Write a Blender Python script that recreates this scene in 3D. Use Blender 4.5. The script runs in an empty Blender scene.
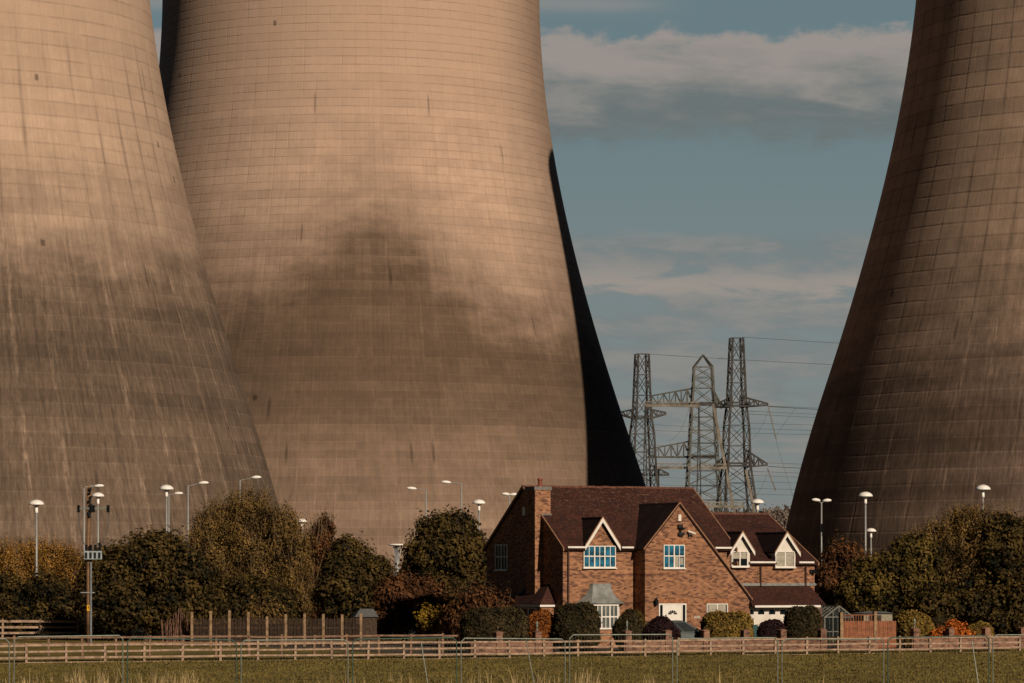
import bpy, bmesh, math, random
import numpy as np
from mathutils import Vector, Matrix

random.seed(7)
RNG = np.random.default_rng(11)
SC = bpy.context.scene
COL = SC.collection
RAD = math.radians

# ------------------------------------------------------------------ camera
F, CX, HY, CH = 3600.0, 512.0, 578.0, 3.9        # focal length in pixels, centre, horizon row, eye height
cam_d = bpy.data.cameras.new('camera')
cam = bpy.data.objects.new('camera', cam_d)
COL.objects.link(cam)
cam.location = (0, 0, CH)
cam.rotation_euler = (RAD(90), 0, 0)
cam_d.sensor_width = 36.0
cam_d.lens = F * 36.0 / 1024.0
cam_d.shift_y = (HY - 341.5) / 1024.0
cam_d.clip_start = 1.0
cam_d.clip_end = 12000
SC.camera = cam
SC.view_settings.view_transform = 'Standard'
SC.view_settings.look = 'None'
SC.view_settings.exposure = 0
SC.view_settings.gamma = 1
SC.cycles.filter_width = 1.5


def at(px, py, Y):
    return Vector(((px - CX) * Y / F, Y, CH + (HY - py) * Y / F))


# ------------------------------------------------------------------ node helpers
class V:
    """small wrapper so that shader maths can be written as expressions"""
    def __init__(s, g, sock): s.g, s.k = g, sock
    def _m(s, op, *o, clamp=False):
        n = s.g.nt.nodes.new('ShaderNodeMath'); n.operation = op; n.use_clamp = clamp
        for i, a in enumerate((s,) + o):
            if isinstance(a, V): s.g.nt.links.new(a.k, n.inputs[i])
            else: n.inputs[i].default_value = a
        return V(s.g, n.outputs[0])
    def __add__(s, o): return s._m('ADD', o)
    __radd__ = __add__
    def __sub__(s, o): return s._m('SUBTRACT', o)
    def __rsub__(s, o): return s._m('MULTIPLY', -1.0)._m('ADD', o)
    def __mul__(s, o): return s._m('MULTIPLY', o)
    __rmul__ = __mul__
    def __truediv__(s, o): return s._m('DIVIDE', o)
    def fract(s): return s._m('FRACT')
    def floor(s): return s._m('FLOOR')
    def abs(s): return s._m('ABSOLUTE')
    def clamp(s): return s._m('ADD', 0.0, clamp=True)
    def pow(s, p): return s._m('POWER', p)
    def exp(s): return s._m('EXPONENT')
    def sin(s): return s._m('SINE')
    def atan2(s, o): return s._m('ARCTAN2', o)
    def asin(s): return s._m('ARCSINE')
    def max(s, o): return s._m('MAXIMUM', o)
    def min(s, o): return s._m('MINIMUM', o)
    def smooth(s, a, b, lo=0.0, hi=1.0):
        n = s.g.nt.nodes.new('ShaderNodeMapRange'); n.interpolation_type = 'SMOOTHSTEP'
        s.g.nt.links.new(s.k, n.inputs[0])
        if a > b: a, b, lo, hi = b, a, hi, lo
        for i, v in enumerate((a, b, lo, hi)): n.inputs[i + 1].default_value = v
        return V(s.g, n.outputs[0])


class G:
    def __init__(s, nt): s.nt = nt
    def coord(s, kind='Object'):
        n = s.nt.nodes.new('ShaderNodeTexCoord')
        return n.outputs[kind]
    def sep(s, sock):
        n = s.nt.nodes.new('ShaderNodeSeparateXYZ'); s.nt.links.new(sock, n.inputs[0])
        return [V(s, o) for o in n.outputs]
    def comb(s, x, y, z):
        n = s.nt.nodes.new('ShaderNodeCombineXYZ')
        for i, a in enumerate((x, y, z)):
            if isinstance(a, V): s.nt.links.new(a.k, n.inputs[i])
            else: n.inputs[i].default_value = a
        return n.outputs[0]
    def noise(s, vec, scale=1.0, detail=3.0, rough=0.55, dist=0.0, color=False):
        n = s.nt.nodes.new('ShaderNodeTexNoise')
        s.nt.links.new(vec, n.inputs['Vector'])
        n.inputs['Scale'].default_value = scale; n.inputs['Detail'].default_value = detail
        n.inputs['Roughness'].default_value = rough; n.inputs['Distortion'].default_value = dist
        return V(s, n.outputs['Color' if color else 'Fac'])
    def white(s, vec):
        n = s.nt.nodes.new('ShaderNodeTexWhiteNoise'); n.noise_dimensions = '3D'
        s.nt.links.new(vec, n.inputs['Vector'])
        return V(s, n.outputs['Value'])
    def mix(s, f, a, b, mode='MIX'):
        n = s.nt.nodes.new('ShaderNodeMix'); n.data_type = 'RGBA'; n.blend_type = mode
        for sock, v in ((n.inputs[0], f), (n.inputs[6], a), (n.inputs[7], b)):
            if isinstance(v, V): s.nt.links.new(v.k, sock)
            elif isinstance(v, bpy.types.NodeSocket): s.nt.links.new(v, sock)
            elif isinstance(v, (tuple, list)): sock.default_value = tuple(v) + (1.0,) * (4 - len(v))
            else: sock.default_value = v
        return V(s, n.outputs[2])
    def scale_col(s, col, f):
        n = s.nt.nodes.new('ShaderNodeVectorMath'); n.operation = 'SCALE'
        if isinstance(col, V): s.nt.links.new(col.k, n.inputs[0])
        else: n.inputs[0].default_value = col
        if isinstance(f, V): s.nt.links.new(f.k, n.inputs['Scale'])
        else: n.inputs['Scale'].default_value = f
        return V(s, n.outputs[0])
    def attr(s, name):
        n = s.nt.nodes.new('ShaderNodeAttribute'); n.attribute_name = name
        return V(s, n.outputs['Fac'])
    def bump(s, h, strength, dist):
        n = s.nt.nodes.new('ShaderNodeBump')
        n.inputs['Strength'].default_value = strength; n.inputs['Distance'].default_value = dist
        s.nt.links.new(h.k, n.inputs['Height'])
        return n.outputs[0]


def new_mat(name, rough=0.8, metal=0.0, spec=0.3):
    m = bpy.data.materials.new(name); m.use_nodes = True
    g = G(m.node_tree)
    b = m.node_tree.nodes['Principled BSDF']
    b.inputs['Roughness'].default_value = rough; b.inputs['Metallic'].default_value = metal
    b.inputs['Specular IOR Level'].default_value = spec
    return m, g, b


def plain(name, col, rough=0.7, metal=0.0, var=0.25, scale=6.0, spec=0.3):
    """one colour weathered by noise"""
    m, g, b = new_mat(name, rough, metal, spec)
    n = g.noise(g.coord(), scale, 4)
    f = n.smooth(0.3, 0.7, 1 - var, 1 + var * 0.6)
    c = g.scale_col(col, f)
    m.node_tree.links.new(c.k, b.inputs['Base Color'])
    return m


# ------------------------------------------------------------------ tower material
def tower_mat(name, R, H, NC, upper, lower, stain, line=0.35, ribs=0.0, gain=1.0, soft=3.0, seed=0.0, rightdark=0.0, rib_top=72.0, banding=0.0, dry=0.30, foot=0.66):
    m, g, b = new_mat(name, 0.92, 0, 0.15)
    x, y, z = g.sep(g.coord())
    th = x.atan2(y * -1.0)                       # 0 towards the road, grows to the right
    arc = th * R
    u = th * (NC / (2 * math.pi)) + 200.0
    v = z / H
    jit = g.noise(g.comb(arc * 0.6, seed, z * 0.6), 0.5, 3)
    vv = v + (jit - 0.5) * 0.10
    fu, fv = u.fract(), (vv + 50.0).fract()
    du = (fu - 0.5).abs(); dv = (fv - 0.5).abs()
    pn = g.noise(g.comb(arc * 0.25, seed + 4, z * 0.25), 1.0, 4, 0.65)
    lv = dv.smooth(0.5 - 0.11, 0.5) * pn.smooth(0.34, 0.62, 0.35, 1.1)
    lu = du.smooth(0.5 - 0.07, 0.5) * pn.smooth(0.38, 0.66, 0.15, 0.9)
    panel = g.white(g.comb(u.floor(), (vv + 50.0).floor(), seed))
    course = g.white(g.comb(3.3 + seed, (vv + 50.0).floor(), 1.0))
    band = g.noise(g.comb(arc * 0.02, seed + 50.0, z * 0.16), 1.0, 3, 0.6)
    lift2 = g.white(g.comb(u.floor(), 2.0, seed + 9))
    # rain streaks run down the shell: very long in z, narrow round the shell
    st = g.noise(g.comb(arc * 1.9, seed + 1.0, z * 0.035), 1.0, 6, 0.7)
    st2 = g.noise(g.comb(arc * 0.42, seed + 7.0, z * 0.02), 1.0, 4, 0.6)
    fine = g.noise(g.comb(arc * 3.2, seed + 3.0, z * 0.55), 1.0, 4, 0.75)
    big = g.noise(g.comb(arc * 0.05, seed + 2.0, z * 0.07), 1.0, 4, 0.6)
    grime = g.noise(g.comb(arc * 0.14, seed + 12.0, z * 0.3), 1.0, 5, 0.7)
    # height of the wet stain round the shell
    zb = stain(g, th, z)
    edge = z - zb + (st2 - 0.5) * 5.0 + (grime - 0.5) * 13.0 + (st - 0.5) * 3.0
    s1 = edge.smooth(soft * 1.7, -soft * 1.3)
    s2 = (edge - 7.0).smooth(9.0, -7.0) * 0.42
    sm = s1.max(s2)
    low_light = z.smooth(36.0, 10.0, 0.0, foot)          # paler again towards the foot
    colr = g.mix(sm, upper, lower)
    mid = [(a + c) * 0.5 for a, c in zip(upper, lower)]
    colr = g.mix((low_light * sm), colr, mid)
    rough = z.smooth(82.0, 60.0, dry, max(dry, 0.62)).max(sm)             # the dry upper shell is much more even
    f = panel.smooth(0.0, 1.0, 0.95, 1.05) * course.smooth(0.0, 1.0, 0.91, 1.08) * st.smooth(0.3, 0.7, 0.90, 1.07) * fine.smooth(0.25, 0.75, 0.86, 1.12)
    if ribs > 0.5: f = f * (1.0 + (st - 0.5) * (sm * 0.75 + 0.12)) * (1.0 + (fine - 0.5) * sm * 1.1)
    f = f * big.smooth(0.3, 0.7, 0.93, 1.06) * grime.smooth(0.25, 0.75, 0.84, 1.12)
    f = (f - 1.0) * rough + 1.0
    f = f * (1.0 - (lv * line) * (1.0 - sm * 1.9)) * (1.0 - (lu * (line * (0.55 if ribs > 0.5 else 0.45))) * (1.0 - sm * 0.8))
    if ribs:
        # pale and dark runs that follow the meridional ribs
        rv = lift2.smooth(0.0, 1.0, 0.3, 1.0)
        wob = g.noise(g.comb(arc * 0.1, seed + 20.0, z * 0.11), 1.0, 3)
        dr = (du + (st - 0.5) * 0.22).smooth(0.36, 0.5)
        brk = wob.smooth(0.36, 0.6, 0.1, 1.0)
        darkrun = dr * (1.0 - sm * 0.8) * brk * rv * z.smooth(rib_top, rib_top - 16.0)
        palerun = dr * sm * brk * rv
        f = f * (1.0 - darkrun * (0.50 * ribs)) * (1.0 + palerun * fine.smooth(0.35, 0.7, 0.2, 1.0) * (1.2 * ribs))
        f = f * (1.0 + (st2.smooth(0.55, 0.75) * sm * (0.5 * ribs)))
    # bolt holes and patches
    cell = g.white(g.comb((arc * 0.55).floor(), seed + 31.0, (z * 0.5).floor()))
    hole = cell.smooth(0.9968, 0.9972) * ((arc * 0.55).fract() - 0.5).abs().smooth(0.22, 0.10) * ((z * 0.5).fract() - 0.5).abs().smooth(0.26, 0.12)
    f = f * (1.0 - hole * 0.55)
    # dark drips that start at a joint
    dc = g.white(g.comb((arc * 0.8).floor(), seed + 41.0, (z * 0.16).floor()))
    drip = dc.smooth(0.978, 0.98) * ((arc * 0.8).fract() - 0.5).abs().smooth(0.2, 0.05) * ((z * 0.16).fract() - 0.4).abs().smooth(0.34, 0.1)
    f = f * (1.0 - drip * 0.4)
    if banding: f = f * ((band.smooth(0.32, 0.68, -0.22, 0.24) * banding * (sm * 0.8 + 0.2)) + 1.0)
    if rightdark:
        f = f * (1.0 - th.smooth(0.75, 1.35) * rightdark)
    f = f * gain
    c = g.scale_col(colr, f)
    m.node_tree.links.new(c.k, b.inputs['Base Color'])
    h = (lv * -0.6) + (lu * -0.4) + fine * 0.3
    m.node_tree.links.new(g.bump(h, 0.5, 0.12), b.inputs['Normal'])
    return m


def stain_mid(g, th, z):
    t = (th - 0.14) / 0.30
    pk = (t * t * -1.0).exp() * 10.5
    return pk + 45.0 - th.smooth(0.35, 1.1, 0.0, 4.0)


def stain_left(g, th, z):
    return th * 3.0 + 40.0


def stain_right(g, th, z):
    return th * 2.0 + 34.0


M = {}
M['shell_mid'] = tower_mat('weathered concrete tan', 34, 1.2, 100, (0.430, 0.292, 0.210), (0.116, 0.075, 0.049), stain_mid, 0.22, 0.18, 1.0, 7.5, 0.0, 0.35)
M['shell_left'] = tower_mat('weathered concrete streaked', 36, 1.72, 56, (0.415, 0.284, 0.200), (0.108, 0.074, 0.051), stain_left, 0.20, 1.0, 1.0, 8.0, 17.0, rib_top=74.0, banding=0.8, foot=0.12)
M['shell_right'] = tower_mat('weathered concrete sooty', 36, 1.88, 60, (0.330, 0.226, 0.158), (0.112, 0.074, 0.053), stain_right, 0.30, 1.0, 1.0, 8.0, 33.0, rib_top=120.0, banding=1.2, dry=1.0, foot=0.05)

# ------------------------------------------------------------------ mesh helpers
class MB:
    """collects shapes and links them as ONE mesh object"""
    def __init__(s): s.bm = bmesh.new()
    def quad(s, pts):
        vs = [s.bm.verts.new(p) for p in pts]
        s.bm.faces.new(vs)
    def box(s, x0, x1, y0, y1, z0, z1, mtx=None):
        c = [(x, y, z) for z in (z0, z1) for y in (y0, y1) for x in (x0, x1)]
        if mtx is not None: c = [mtx @ Vector(p) for p in c]
        v = [s.bm.verts.new(p) for p in c]
        for f in ((0, 2, 3, 1), (4, 5, 7, 6), (0, 1, 5, 4), (2, 6, 7, 3), (0, 4, 6, 2), (1, 3, 7, 5)):
            s.bm.faces.new([v[i] for i in f])
    def prism(s, poly, axis, a, b):
        """polygon of 2-D points extruded along axis 'x','y' or 'z'"""
        def P(p, t):
            return {'x': (t, p[0], p[1]), 'y': (p[0], t, p[1]), 'z': (p[0], p[1], t)}[axis]
        A = [s.bm.verts.new(P(p, a)) for p in poly]
        B = [s.bm.verts.new(P(p, b)) for p in poly]
        n = len(poly)
        s.bm.faces.new(A); s.bm.faces.new(B[::-1])
        for i in range(n):
            j = (i + 1) % n
            s.bm.faces.new((A[i], B[i], B[j], A[j]))
    def loft(s, A, B):
        """two closed rings of the same count joined, both capped"""
        a = [s.bm.verts.new(p) for p in A]; b = [s.bm.verts.new(p) for p in B]
        n = len(a)
        s.bm.faces.new(a); s.bm.faces.new(b[::-1])
        for i in range(n):
            j = (i + 1) % n
            s.bm.faces.new((a[i], b[i], b[j], a[j]))
    def rings(s, rings, cap=True):
        R = [[s.bm.verts.new(p) for p in r] for r in rings]
        n = len(R[0])
        for k in range(len(R) - 1):
            for i in range(n):
                j = (i + 1) % n
                s.bm.faces.new((R[k][i], R[k + 1][i], R[k + 1][j], R[k][j]))
        if cap: s.bm.faces.new(R[0]); s.bm.faces.new(R[-1][::-1])
    def slab(s, pts, t):
        """a planar polygon given thickness t below it"""
        pts = [Vector(p) for p in pts]
        n = (pts[1] - pts[0]).cross(pts[2] - pts[0]).normalized()
        if n.z < 0: n = -n
        s.loft(pts, [p - n * t for p in pts])
    def bar(s, p, q, w, n=4, w2=None):
        p, q = Vector(p), Vector(q); d = q - p
        if d.length < 1e-6: return
        d.normalize()
        up = Vector((0, 0, 1)) if abs(d.z) < 0.95 else Vector((1, 0, 0))
        a = d.cross(up).normalized(); b = d.cross(a)
        w2 = w if w2 is None else w2
        off = math.pi / 4 if n == 4 else 0
        k = 1.0 if n > 4 else 1.414
        r0 = [p + (a * math.cos(off + 2 * math.pi * i / n) + b * math.sin(off + 2 * math.pi * i / n)) * w * k * 0.5 for i in range(n)]
        r1 = [q + (a * math.cos(off + 2 * math.pi * i / n) + b * math.sin(off + 2 * math.pi * i / n)) * w2 * k * 0.5 for i in range(n)]
        s.loft(r0, r1)
    def tube(s, pts, r, n=6):
        for i in range(len(pts) - 1): s.bar(pts[i], pts[i + 1], 2 * r, n)
    def lathe(s, prof, c=(0, 0, 0), n=20):
        cx, cy, cz = c
        s.rings([[(cx + r * math.cos(2 * math.pi * i / n), cy + r * math.sin(2 * math.pi * i / n), cz + z) for i in range(n)] for r, z in prof])
    def ball(s, c, r, n=12, m=8):
        rx, ry, rz = r if isinstance(r, (tuple, list)) else (r, r, r)
        s.rings([[(c[0] + rx * math.sin(math.pi * k / m) * math.cos(2 * math.pi * i / n), c[1] + ry * math.sin(math.pi * k / m) * math.sin(2 * math.pi * i / n),
                   c[2] - rz * math.cos(math.pi * k / m)) for i in range(n)] for k in [0.15] + list(range(1, m)) + [m - 0.15]])
    def build(s, name, mat, parent=None, smooth=False, loc=None, rotz=None, bevel=0.0, extra=None):
        bmesh.ops.recalc_face_normals(s.bm, faces=s.bm.faces[:])
        me = bpy.data.meshes.new(name); s.bm.to_mesh(me); s.bm.free()
        o = bpy.data.objects.new(name, me); COL.objects.link(o)
        me.materials.append(mat)
        if smooth: me.polygons.foreach_set('use_smooth', [True] * len(me.polygons))
        if parent: o.parent = parent
        if loc is not None: o.location = loc
        if rotz is not None: o.rotation_euler = (0, 0, rotz)
        if bevel:
            b = o.modifiers.new('bevel', 'BEVEL'); b.width = bevel; b.segments = 2; b.limit_method = 'ANGLE'
        return o


def tag(o, label=None, cat=None, group=None, kind=None):
    if label: o['label'] = label
    if cat: o['category'] = cat
    if group: o['group'] = group
    if kind: o['kind'] = kind
    return o


def empty(name, loc=(0, 0, 0), rz=0.0, label=None, cat=None, group=None):
    o = bpy.data.objects.new(name, None); COL.objects.link(o)
    o.location = loc; o.rotation_euler = (0, 0, rz); o.empty_display_size = 0.3
    return tag(o, label, cat, group)


def copy_tree(o, parent=None):
    c = o.copy(); COL.objects.link(c)
    if parent: c.parent = parent
    for ch in list(o.children): copy_tree(ch, c)
    return c


# ------------------------------------------------------------------ light and sky
SUN_AZ, SUN_EL = RAD(30.5), RAD(23.5)     # to the right behind the camera
to_sun = Vector((math.sin(SUN_AZ) * math.cos(SUN_EL), -math.cos(SUN_AZ) * math.cos(SUN_EL), math.sin(SUN_EL)))
sl = bpy.data.lights.new('sun', 'SUN'); so = bpy.data.objects.new('sun', sl); COL.objects.link(so)
so.rotation_euler = (-to_sun).to_track_quat('-Z', 'Y').to_euler()
sl.energy = 4.15; sl.angle = RAD(0.5); sl.color = (1.0, 0.86, 0.70)

w = bpy.data.worlds.new('World'); SC.world = w; w.use_nodes = True
nt = w.node_tree; g = G(nt)
bg = nt.nodes['Background']
sky = nt.nodes.new('ShaderNodeTexSky'); sky.sky_type = 'NISHITA'; sky.sun_disc = False
sky.sun_elevation = SUN_EL; sky.sun_rotation = math.pi - SUN_AZ
sky.air_density = 1.0; sky.dust_density = 0.6; sky.ozone_density = 1.5
x, y, z = g.sep(g.coord('Generated'))
el = z.asin() * (180 / math.pi)
az = x.atan2(y) * (180 / math.pi)
warp = g.noise(g.comb(az * 0.22, 3.0, el * 0.5), 1.0, 5, 0.6) - 0.5
warp2 = g.noise(g.comb(az * 0.9, 8.0, el * 2.2), 1.0, 6, 0.62) - 0.5
wisp = g.noise(g.comb(az * 0.5, 21.0, el * 2.4 + az * 0.1), 1.0, 7, 0.6, 0.3)
puff = g.noise(g.comb(az * 1.5, 5.0, el * 2.6), 1.0, 6, 0.6) - 0.5
e1 = el + warp * 1.0 + warp2 * 0.55 + puff * 0.7
# bank of flat cloud: bright ragged top, grey underside
top1 = e1.smooth(8.72, 8.5); bot1 = e1.smooth(6.75, 7.2)
bank = top1 * bot1 * wisp.smooth(0.2, 0.42, 0.72, 1.0)
lit1 = (e1 + (wisp - 0.5) * 2.2).smooth(7.15, 8.45)
e2 = el + warp * 0.9 + warp2 * 0.5
low = e2.smooth(5.55, 5.2) * wisp.smooth(0.34, 0.54, 0.25, 1.0)
streak = (((el + warp * 0.5 + warp2 * 0.3 - 4.6) / 0.26).pow(2.0) * -1.0).exp() * wisp.smooth(0.38, 0.56)
streak3 = (((el + warp * 0.3 - 9.05) / 0.12).pow(2.0) * -1.0).exp() * az.smooth(3.0, 1.4)
hi = e1.smooth(9.3, 14.0)
base = g.scale_col(g.mix(1.0, V(g, sky.outputs[0]), (0.62, 0.92, 1.22), 'MULTIPLY'), el.smooth(9.5, 17.0, 0.060, 0.015) * az.abs().smooth(35.0, 80.0, 1.0, 0.22))
CL = (0.335, 0.292, 0.264); CG = (0.145, 0.170, 0.168)
front = az.abs().smooth(70.0, 35.0)
c = g.mix(el.smooth(11.5, 9.0, 0.0, 0.95) * front, base, g.mix(el.smooth(2.0, 8.8), (0.212, 0.242, 0.235), (0.140, 0.200, 0.214)))
c = g.mix(bank * front * 0.9, c, g.mix(lit1, CG, CL))
c = g.mix(low * front * 0.65, c, g.mix((wisp + (warp2 * 0.5)).smooth(0.38, 0.66), (0.170, 0.192, 0.190), (0.275, 0.252, 0.232)))
c = g.mix(streak * front * 0.8, c, (0.34, 0.295, 0.26))
c = g.mix(streak3 * 0.45, c, CL)

nt.links.new(c.k, bg.inputs['Color']); bg.inputs['Strength'].default_value = 1.0

# ------------------------------------------------------------------ materials
def brick_mat(name, c1, c2, dark, mortar, gain=1.0):
    m, g, b = new_mat(name, 0.9, 0, 0.15)
    x, y, z = g.sep(g.coord())
    n = m.node_tree.nodes.new('ShaderNodeTexBrick')
    m.node_tree.links.new(g.comb(x + y, z, 0.0), n.inputs['Vector'])
    n.inputs['Scale'].default_value = 1.0; n.inputs['Brick Width'].default_value = 0.225; n.inputs['Row Height'].default_value = 0.075
    n.inputs['Mortar Size'].default_value = 0.010; n.inputs['Bias'].default_value = 0.0
    n.inputs['Color1'].default_value = (*c1, 1); n.inputs['Color2'].default_value = (*c2, 1); n.inputs['Mortar'].default_value = (*mortar, 1)
    # burnt headers: whole bricks darker, in drifts
    row = (z / 0.075).floor()
    colu = ((x + y) / 0.225 + (row * 0.5).fract() * 1.0).floor()
    wn = g.white(g.comb(colu, row, 2.0))
    drift = g.noise(g.comb((x + y) * 1.0, 1.0, z * 2.4), 1.4, 4, 0.7)
    burnt = (wn + (drift - 0.5) * 0.55).smooth(0.45, 1.0)
    c = g.mix(burnt * 0.85, V(g, n.outputs['Color']), dark)
    big = g.noise(g.coord(), 0.6, 3)
    mott = g.noise(g.comb((x + y) * 2.2, 5.0, z * 6.0), 1.0, 3, 0.7)
    c = g.scale_col(c, big.smooth(0.3, 0.7, 0.85, 1.12) * mott.smooth(0.3, 0.7, 0.78, 1.2) * gain)
    m.node_tree.links.new(c.k, b.inputs['Base Color'])
    m.node_tree.links.new(g.bump(V(g, n.outputs['Fac']) * -1.0, 0.4, 0.01), b.inputs['Normal'])
    return m


def tile_mat(name, c1, c2, lichen=0.5):
    m, g, b = new_mat(name, 0.85, 0, 0.2)
    x, y, z = g.sep(g.coord())
    n = m.node_tree.nodes.new('ShaderNodeTexBrick')
    m.node_tree.links.new(g.comb(x + y * 0.0, z * 1.6 + y * 0.25, 0.0), n.inputs['Vector'])
    n.inputs['Scale'].default_value = 1.0; n.inputs['Brick Width'].default_value = 0.17; n.inputs['Row Height'].default_value = 0.16
    n.inputs['Mortar Size'].default_value = 0.014
    n.inputs['Color1'].default_value = (*c1, 1); n.inputs['Color2'].default_value = (*c2, 1)
    n.inputs['Mortar'].default_value = (*[a * 0.35 for a in c1], 1)
    big = g.noise(g.coord(), 0.8, 4, 0.65)
    c = g.scale_col(V(g, n.outputs['Color']), big.smooth(0.3, 0.7, 0.75, 1.2))
    sp = g.noise(g.coord(), 5.5, 3, 0.7)
    lich = sp.smooth(0.54, 0.68) * z.smooth(6.2, 9.1, 0.10, 1.0) * lichen
    c = g.mix(lich, c, (0.27, 0.17, 0.10))
    m.node_tree.links.new(c.k, b.inputs['Base Color'])
    m.node_tree.links.new(g.bump(V(g, n.outputs['Fac']) * -1.0, 0.5, 0.02), b.inputs['Normal'])
    return m


def leaf_mat(name, dark, light, spread=0.5, trans=0.15):
    m, g, b = new_mat(name, 0.75, 0, 0.15)
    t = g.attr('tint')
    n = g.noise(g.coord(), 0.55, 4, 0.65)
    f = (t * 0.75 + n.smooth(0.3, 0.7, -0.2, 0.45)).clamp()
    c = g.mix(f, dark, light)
    m.node_tree.links.new(c.k, b.inputs['Base Color'])
    tr = m.node_tree.nodes.new('ShaderNodeBsdfTranslucent'); m.node_tree.links.new(c.k, tr.inputs[0])
    mx = m.node_tree.nodes.new('ShaderNodeMixShader'); mx.inputs[0].default_value = trans
    m.node_tree.links.new(b.outputs[0], mx.inputs[1]); m.node_tree.links.new(tr.outputs[0], mx.inputs[2])
    m.node_tree.links.new(mx.outputs[0], m.node_tree.nodes['Material Output'].inputs[0])
    return m


M['brick'] = brick_mat('red brick', (0.37, 0.168, 0.080), (0.25, 0.102, 0.050), (0.075, 0.036, 0.028), (0.26, 0.16, 0.10))
M['gbrick'] = brick_mat('garden wall brick', (0.27, 0.125, 0.075), (0.19, 0.088, 0.055), (0.07, 0.037, 0.028), (0.20, 0.14, 0.10))
M['soldier'] = plain('soldier brick', (0.33, 0.135, 0.06), 0.9, var=0.5, scale=9)
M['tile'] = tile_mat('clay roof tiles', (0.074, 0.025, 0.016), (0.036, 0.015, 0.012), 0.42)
M['tile_shaded'] = tile_mat('roof tiles darkened as shade', (0.034, 0.014, 0.011), (0.022, 0.010, 0.009), 0.15)  # darker copy of the clay tile, shade of the turned-away slopes in its colour
M['verge'] = plain('verge mortar', (0.27, 0.14, 0.075), 0.9)
M['ridge'] = plain('ridge tiles', (0.12, 0.048, 0.03), 0.9, var=0.4)
M['white'] = plain('white paint', (0.70, 0.64, 0.56), 0.5, var=0.08, scale=2)
M['offwhite'] = plain('cream weatherboard', (0.62, 0.55, 0.46), 0.6, var=0.1, scale=2)
M['curtain'] = plain('curtain behind glass', (0.34, 0.30, 0.23), 0.4, var=0.25, scale=5)
M['lead'] = plain('lead sheet', (0.20, 0.20, 0.18), 0.55, var=0.3, scale=3)
M['blackm'] = plain('black plastic', (0.012, 0.012, 0.014), 0.4)
M['pipe'] = plain('brown rainwater pipe', (0.06, 0.025, 0.018), 0.5)
M['clay'] = plain('clay pot', (0.20, 0.055, 0.03), 0.7)
M['stone'] = plain('stone coping', (0.36, 0.30, 0.23), 0.85)
M['darkglass'] = plain('dark window glass', (0.006, 0.009, 0.012), 0.15, spec=0.3, scale=0.5)
M['tealglass'] = plain('window glass with painted sky blue', (0.012, 0.115, 0.19), 0.25, var=0.85, scale=2.2, spec=0.6)  # sky reflection put into the glass as a blue base colour
M['greyglass'] = plain('window glass with blind', (0.10, 0.11, 0.10), 0.15, var=0.4, scale=1.5, spec=0.6)
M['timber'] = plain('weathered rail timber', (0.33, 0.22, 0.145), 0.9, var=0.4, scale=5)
M['timber_dark'] = plain('brown rail timber', (0.20, 0.115, 0.07), 0.9, var=0.4, scale=5)  # browner timber of the second fence
M['post'] = plain('timber post', (0.26, 0.165, 0.09), 0.9, var=0.4, scale=5)
M['picket'] = plain('dark timber pickets', (0.060, 0.036, 0.022), 0.9, var=0.5, scale=8)
M['blackboard'] = plain('tarred boards', (0.014, 0.010, 0.009), 0.95)
M['gatewood'] = plain('orange stained boards', (0.23, 0.082, 0.036), 0.7, var=0.35, scale=4)
M['galv'] = plain('galvanised steel', (0.20, 0.215, 0.17), 0.45, 0.4, var=0.2)
M['meshwire'] = plain('dull mesh wire', (0.10, 0.10, 0.075), 0.7)
M['greensteel'] = plain('green painted steel', (0.05, 0.085, 0.062), 0.5, 0.1)
M['lampwhite'] = plain('white lamp housing', (0.85, 0.78, 0.70), 0.35, var=0.05)
M['pole'] = plain('grey lamp column', (0.30, 0.29, 0.27), 0.5, 0.2, var=0.1)
M['steel'] = plain('dark lattice steel', (0.050, 0.045, 0.040), 0.7, 0.1, var=0.5, scale=0.6)
M['steel_pale'] = plain('pale lattice steel', (0.095, 0.092, 0.076), 0.7, 0.1, var=0.4, scale=0.6)  # lighter steel colour stands in for haze over the farther pylon
M['tansteel'] = plain('tan gantry beam', (0.19, 0.16, 0.12), 0.7, 0.1, var=0.4, scale=0.6)
M['wire'] = plain('aluminium conductor', (0.075, 0.085, 0.085), 0.6, 0.2)
M['creosote'] = plain('creosoted pole', (0.22, 0.12, 0.062), 0.85, var=0.45, scale=1.4)
M['box'] = plain('grey switch box', (0.30, 0.34, 0.34), 0.5)
M['yellow'] = plain('yellow warning plate', (0.70, 0.35, 0.02), 0.5, var=0.05)
M['bark'] = plain('bark', (0.075, 0.052, 0.034), 0.95, var=0.4, scale=3)
M['twig'] = plain('pale twigs', (0.15, 0.095, 0.045), 0.95, var=0.4, scale=3)
M['stump'] = plain('old reddish trunk wood', (0.13, 0.065, 0.042), 0.95, var=0.5, scale=6)
M['carpaint'] = plain('grey green car paint', (0.060, 0.072, 0.066), 0.5, 0.0, var=0.05, spec=0.2)
M['tyre'] = plain('tyre rubber', (0.012, 0.012, 0.012), 0.9)
M['rim'] = plain('alloy wheel', (0.40, 0.40, 0.38), 0.3, 0.7)
M['redlamp'] = plain('red lamp lens', (0.55, 0.02, 0.012), 0.2)
M['clearlamp'] = plain('clear lamp lens', (0.5, 0.5, 0.46), 0.15)
M['carglass'] = plain('car glass', (0.008, 0.011, 0.012), 0.4, var=0.3, scale=1.2, spec=0.06)
M['ghframe'] = plain('dull greenhouse frame', (0.15, 0.145, 0.12), 0.6)
M['shedroof'] = plain('felt shed roof', (0.13, 0.13, 0.12), 0.8)
M['shedwall'] = plain('pale shed boards', (0.27, 0.23, 0.165), 0.8)

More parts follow.
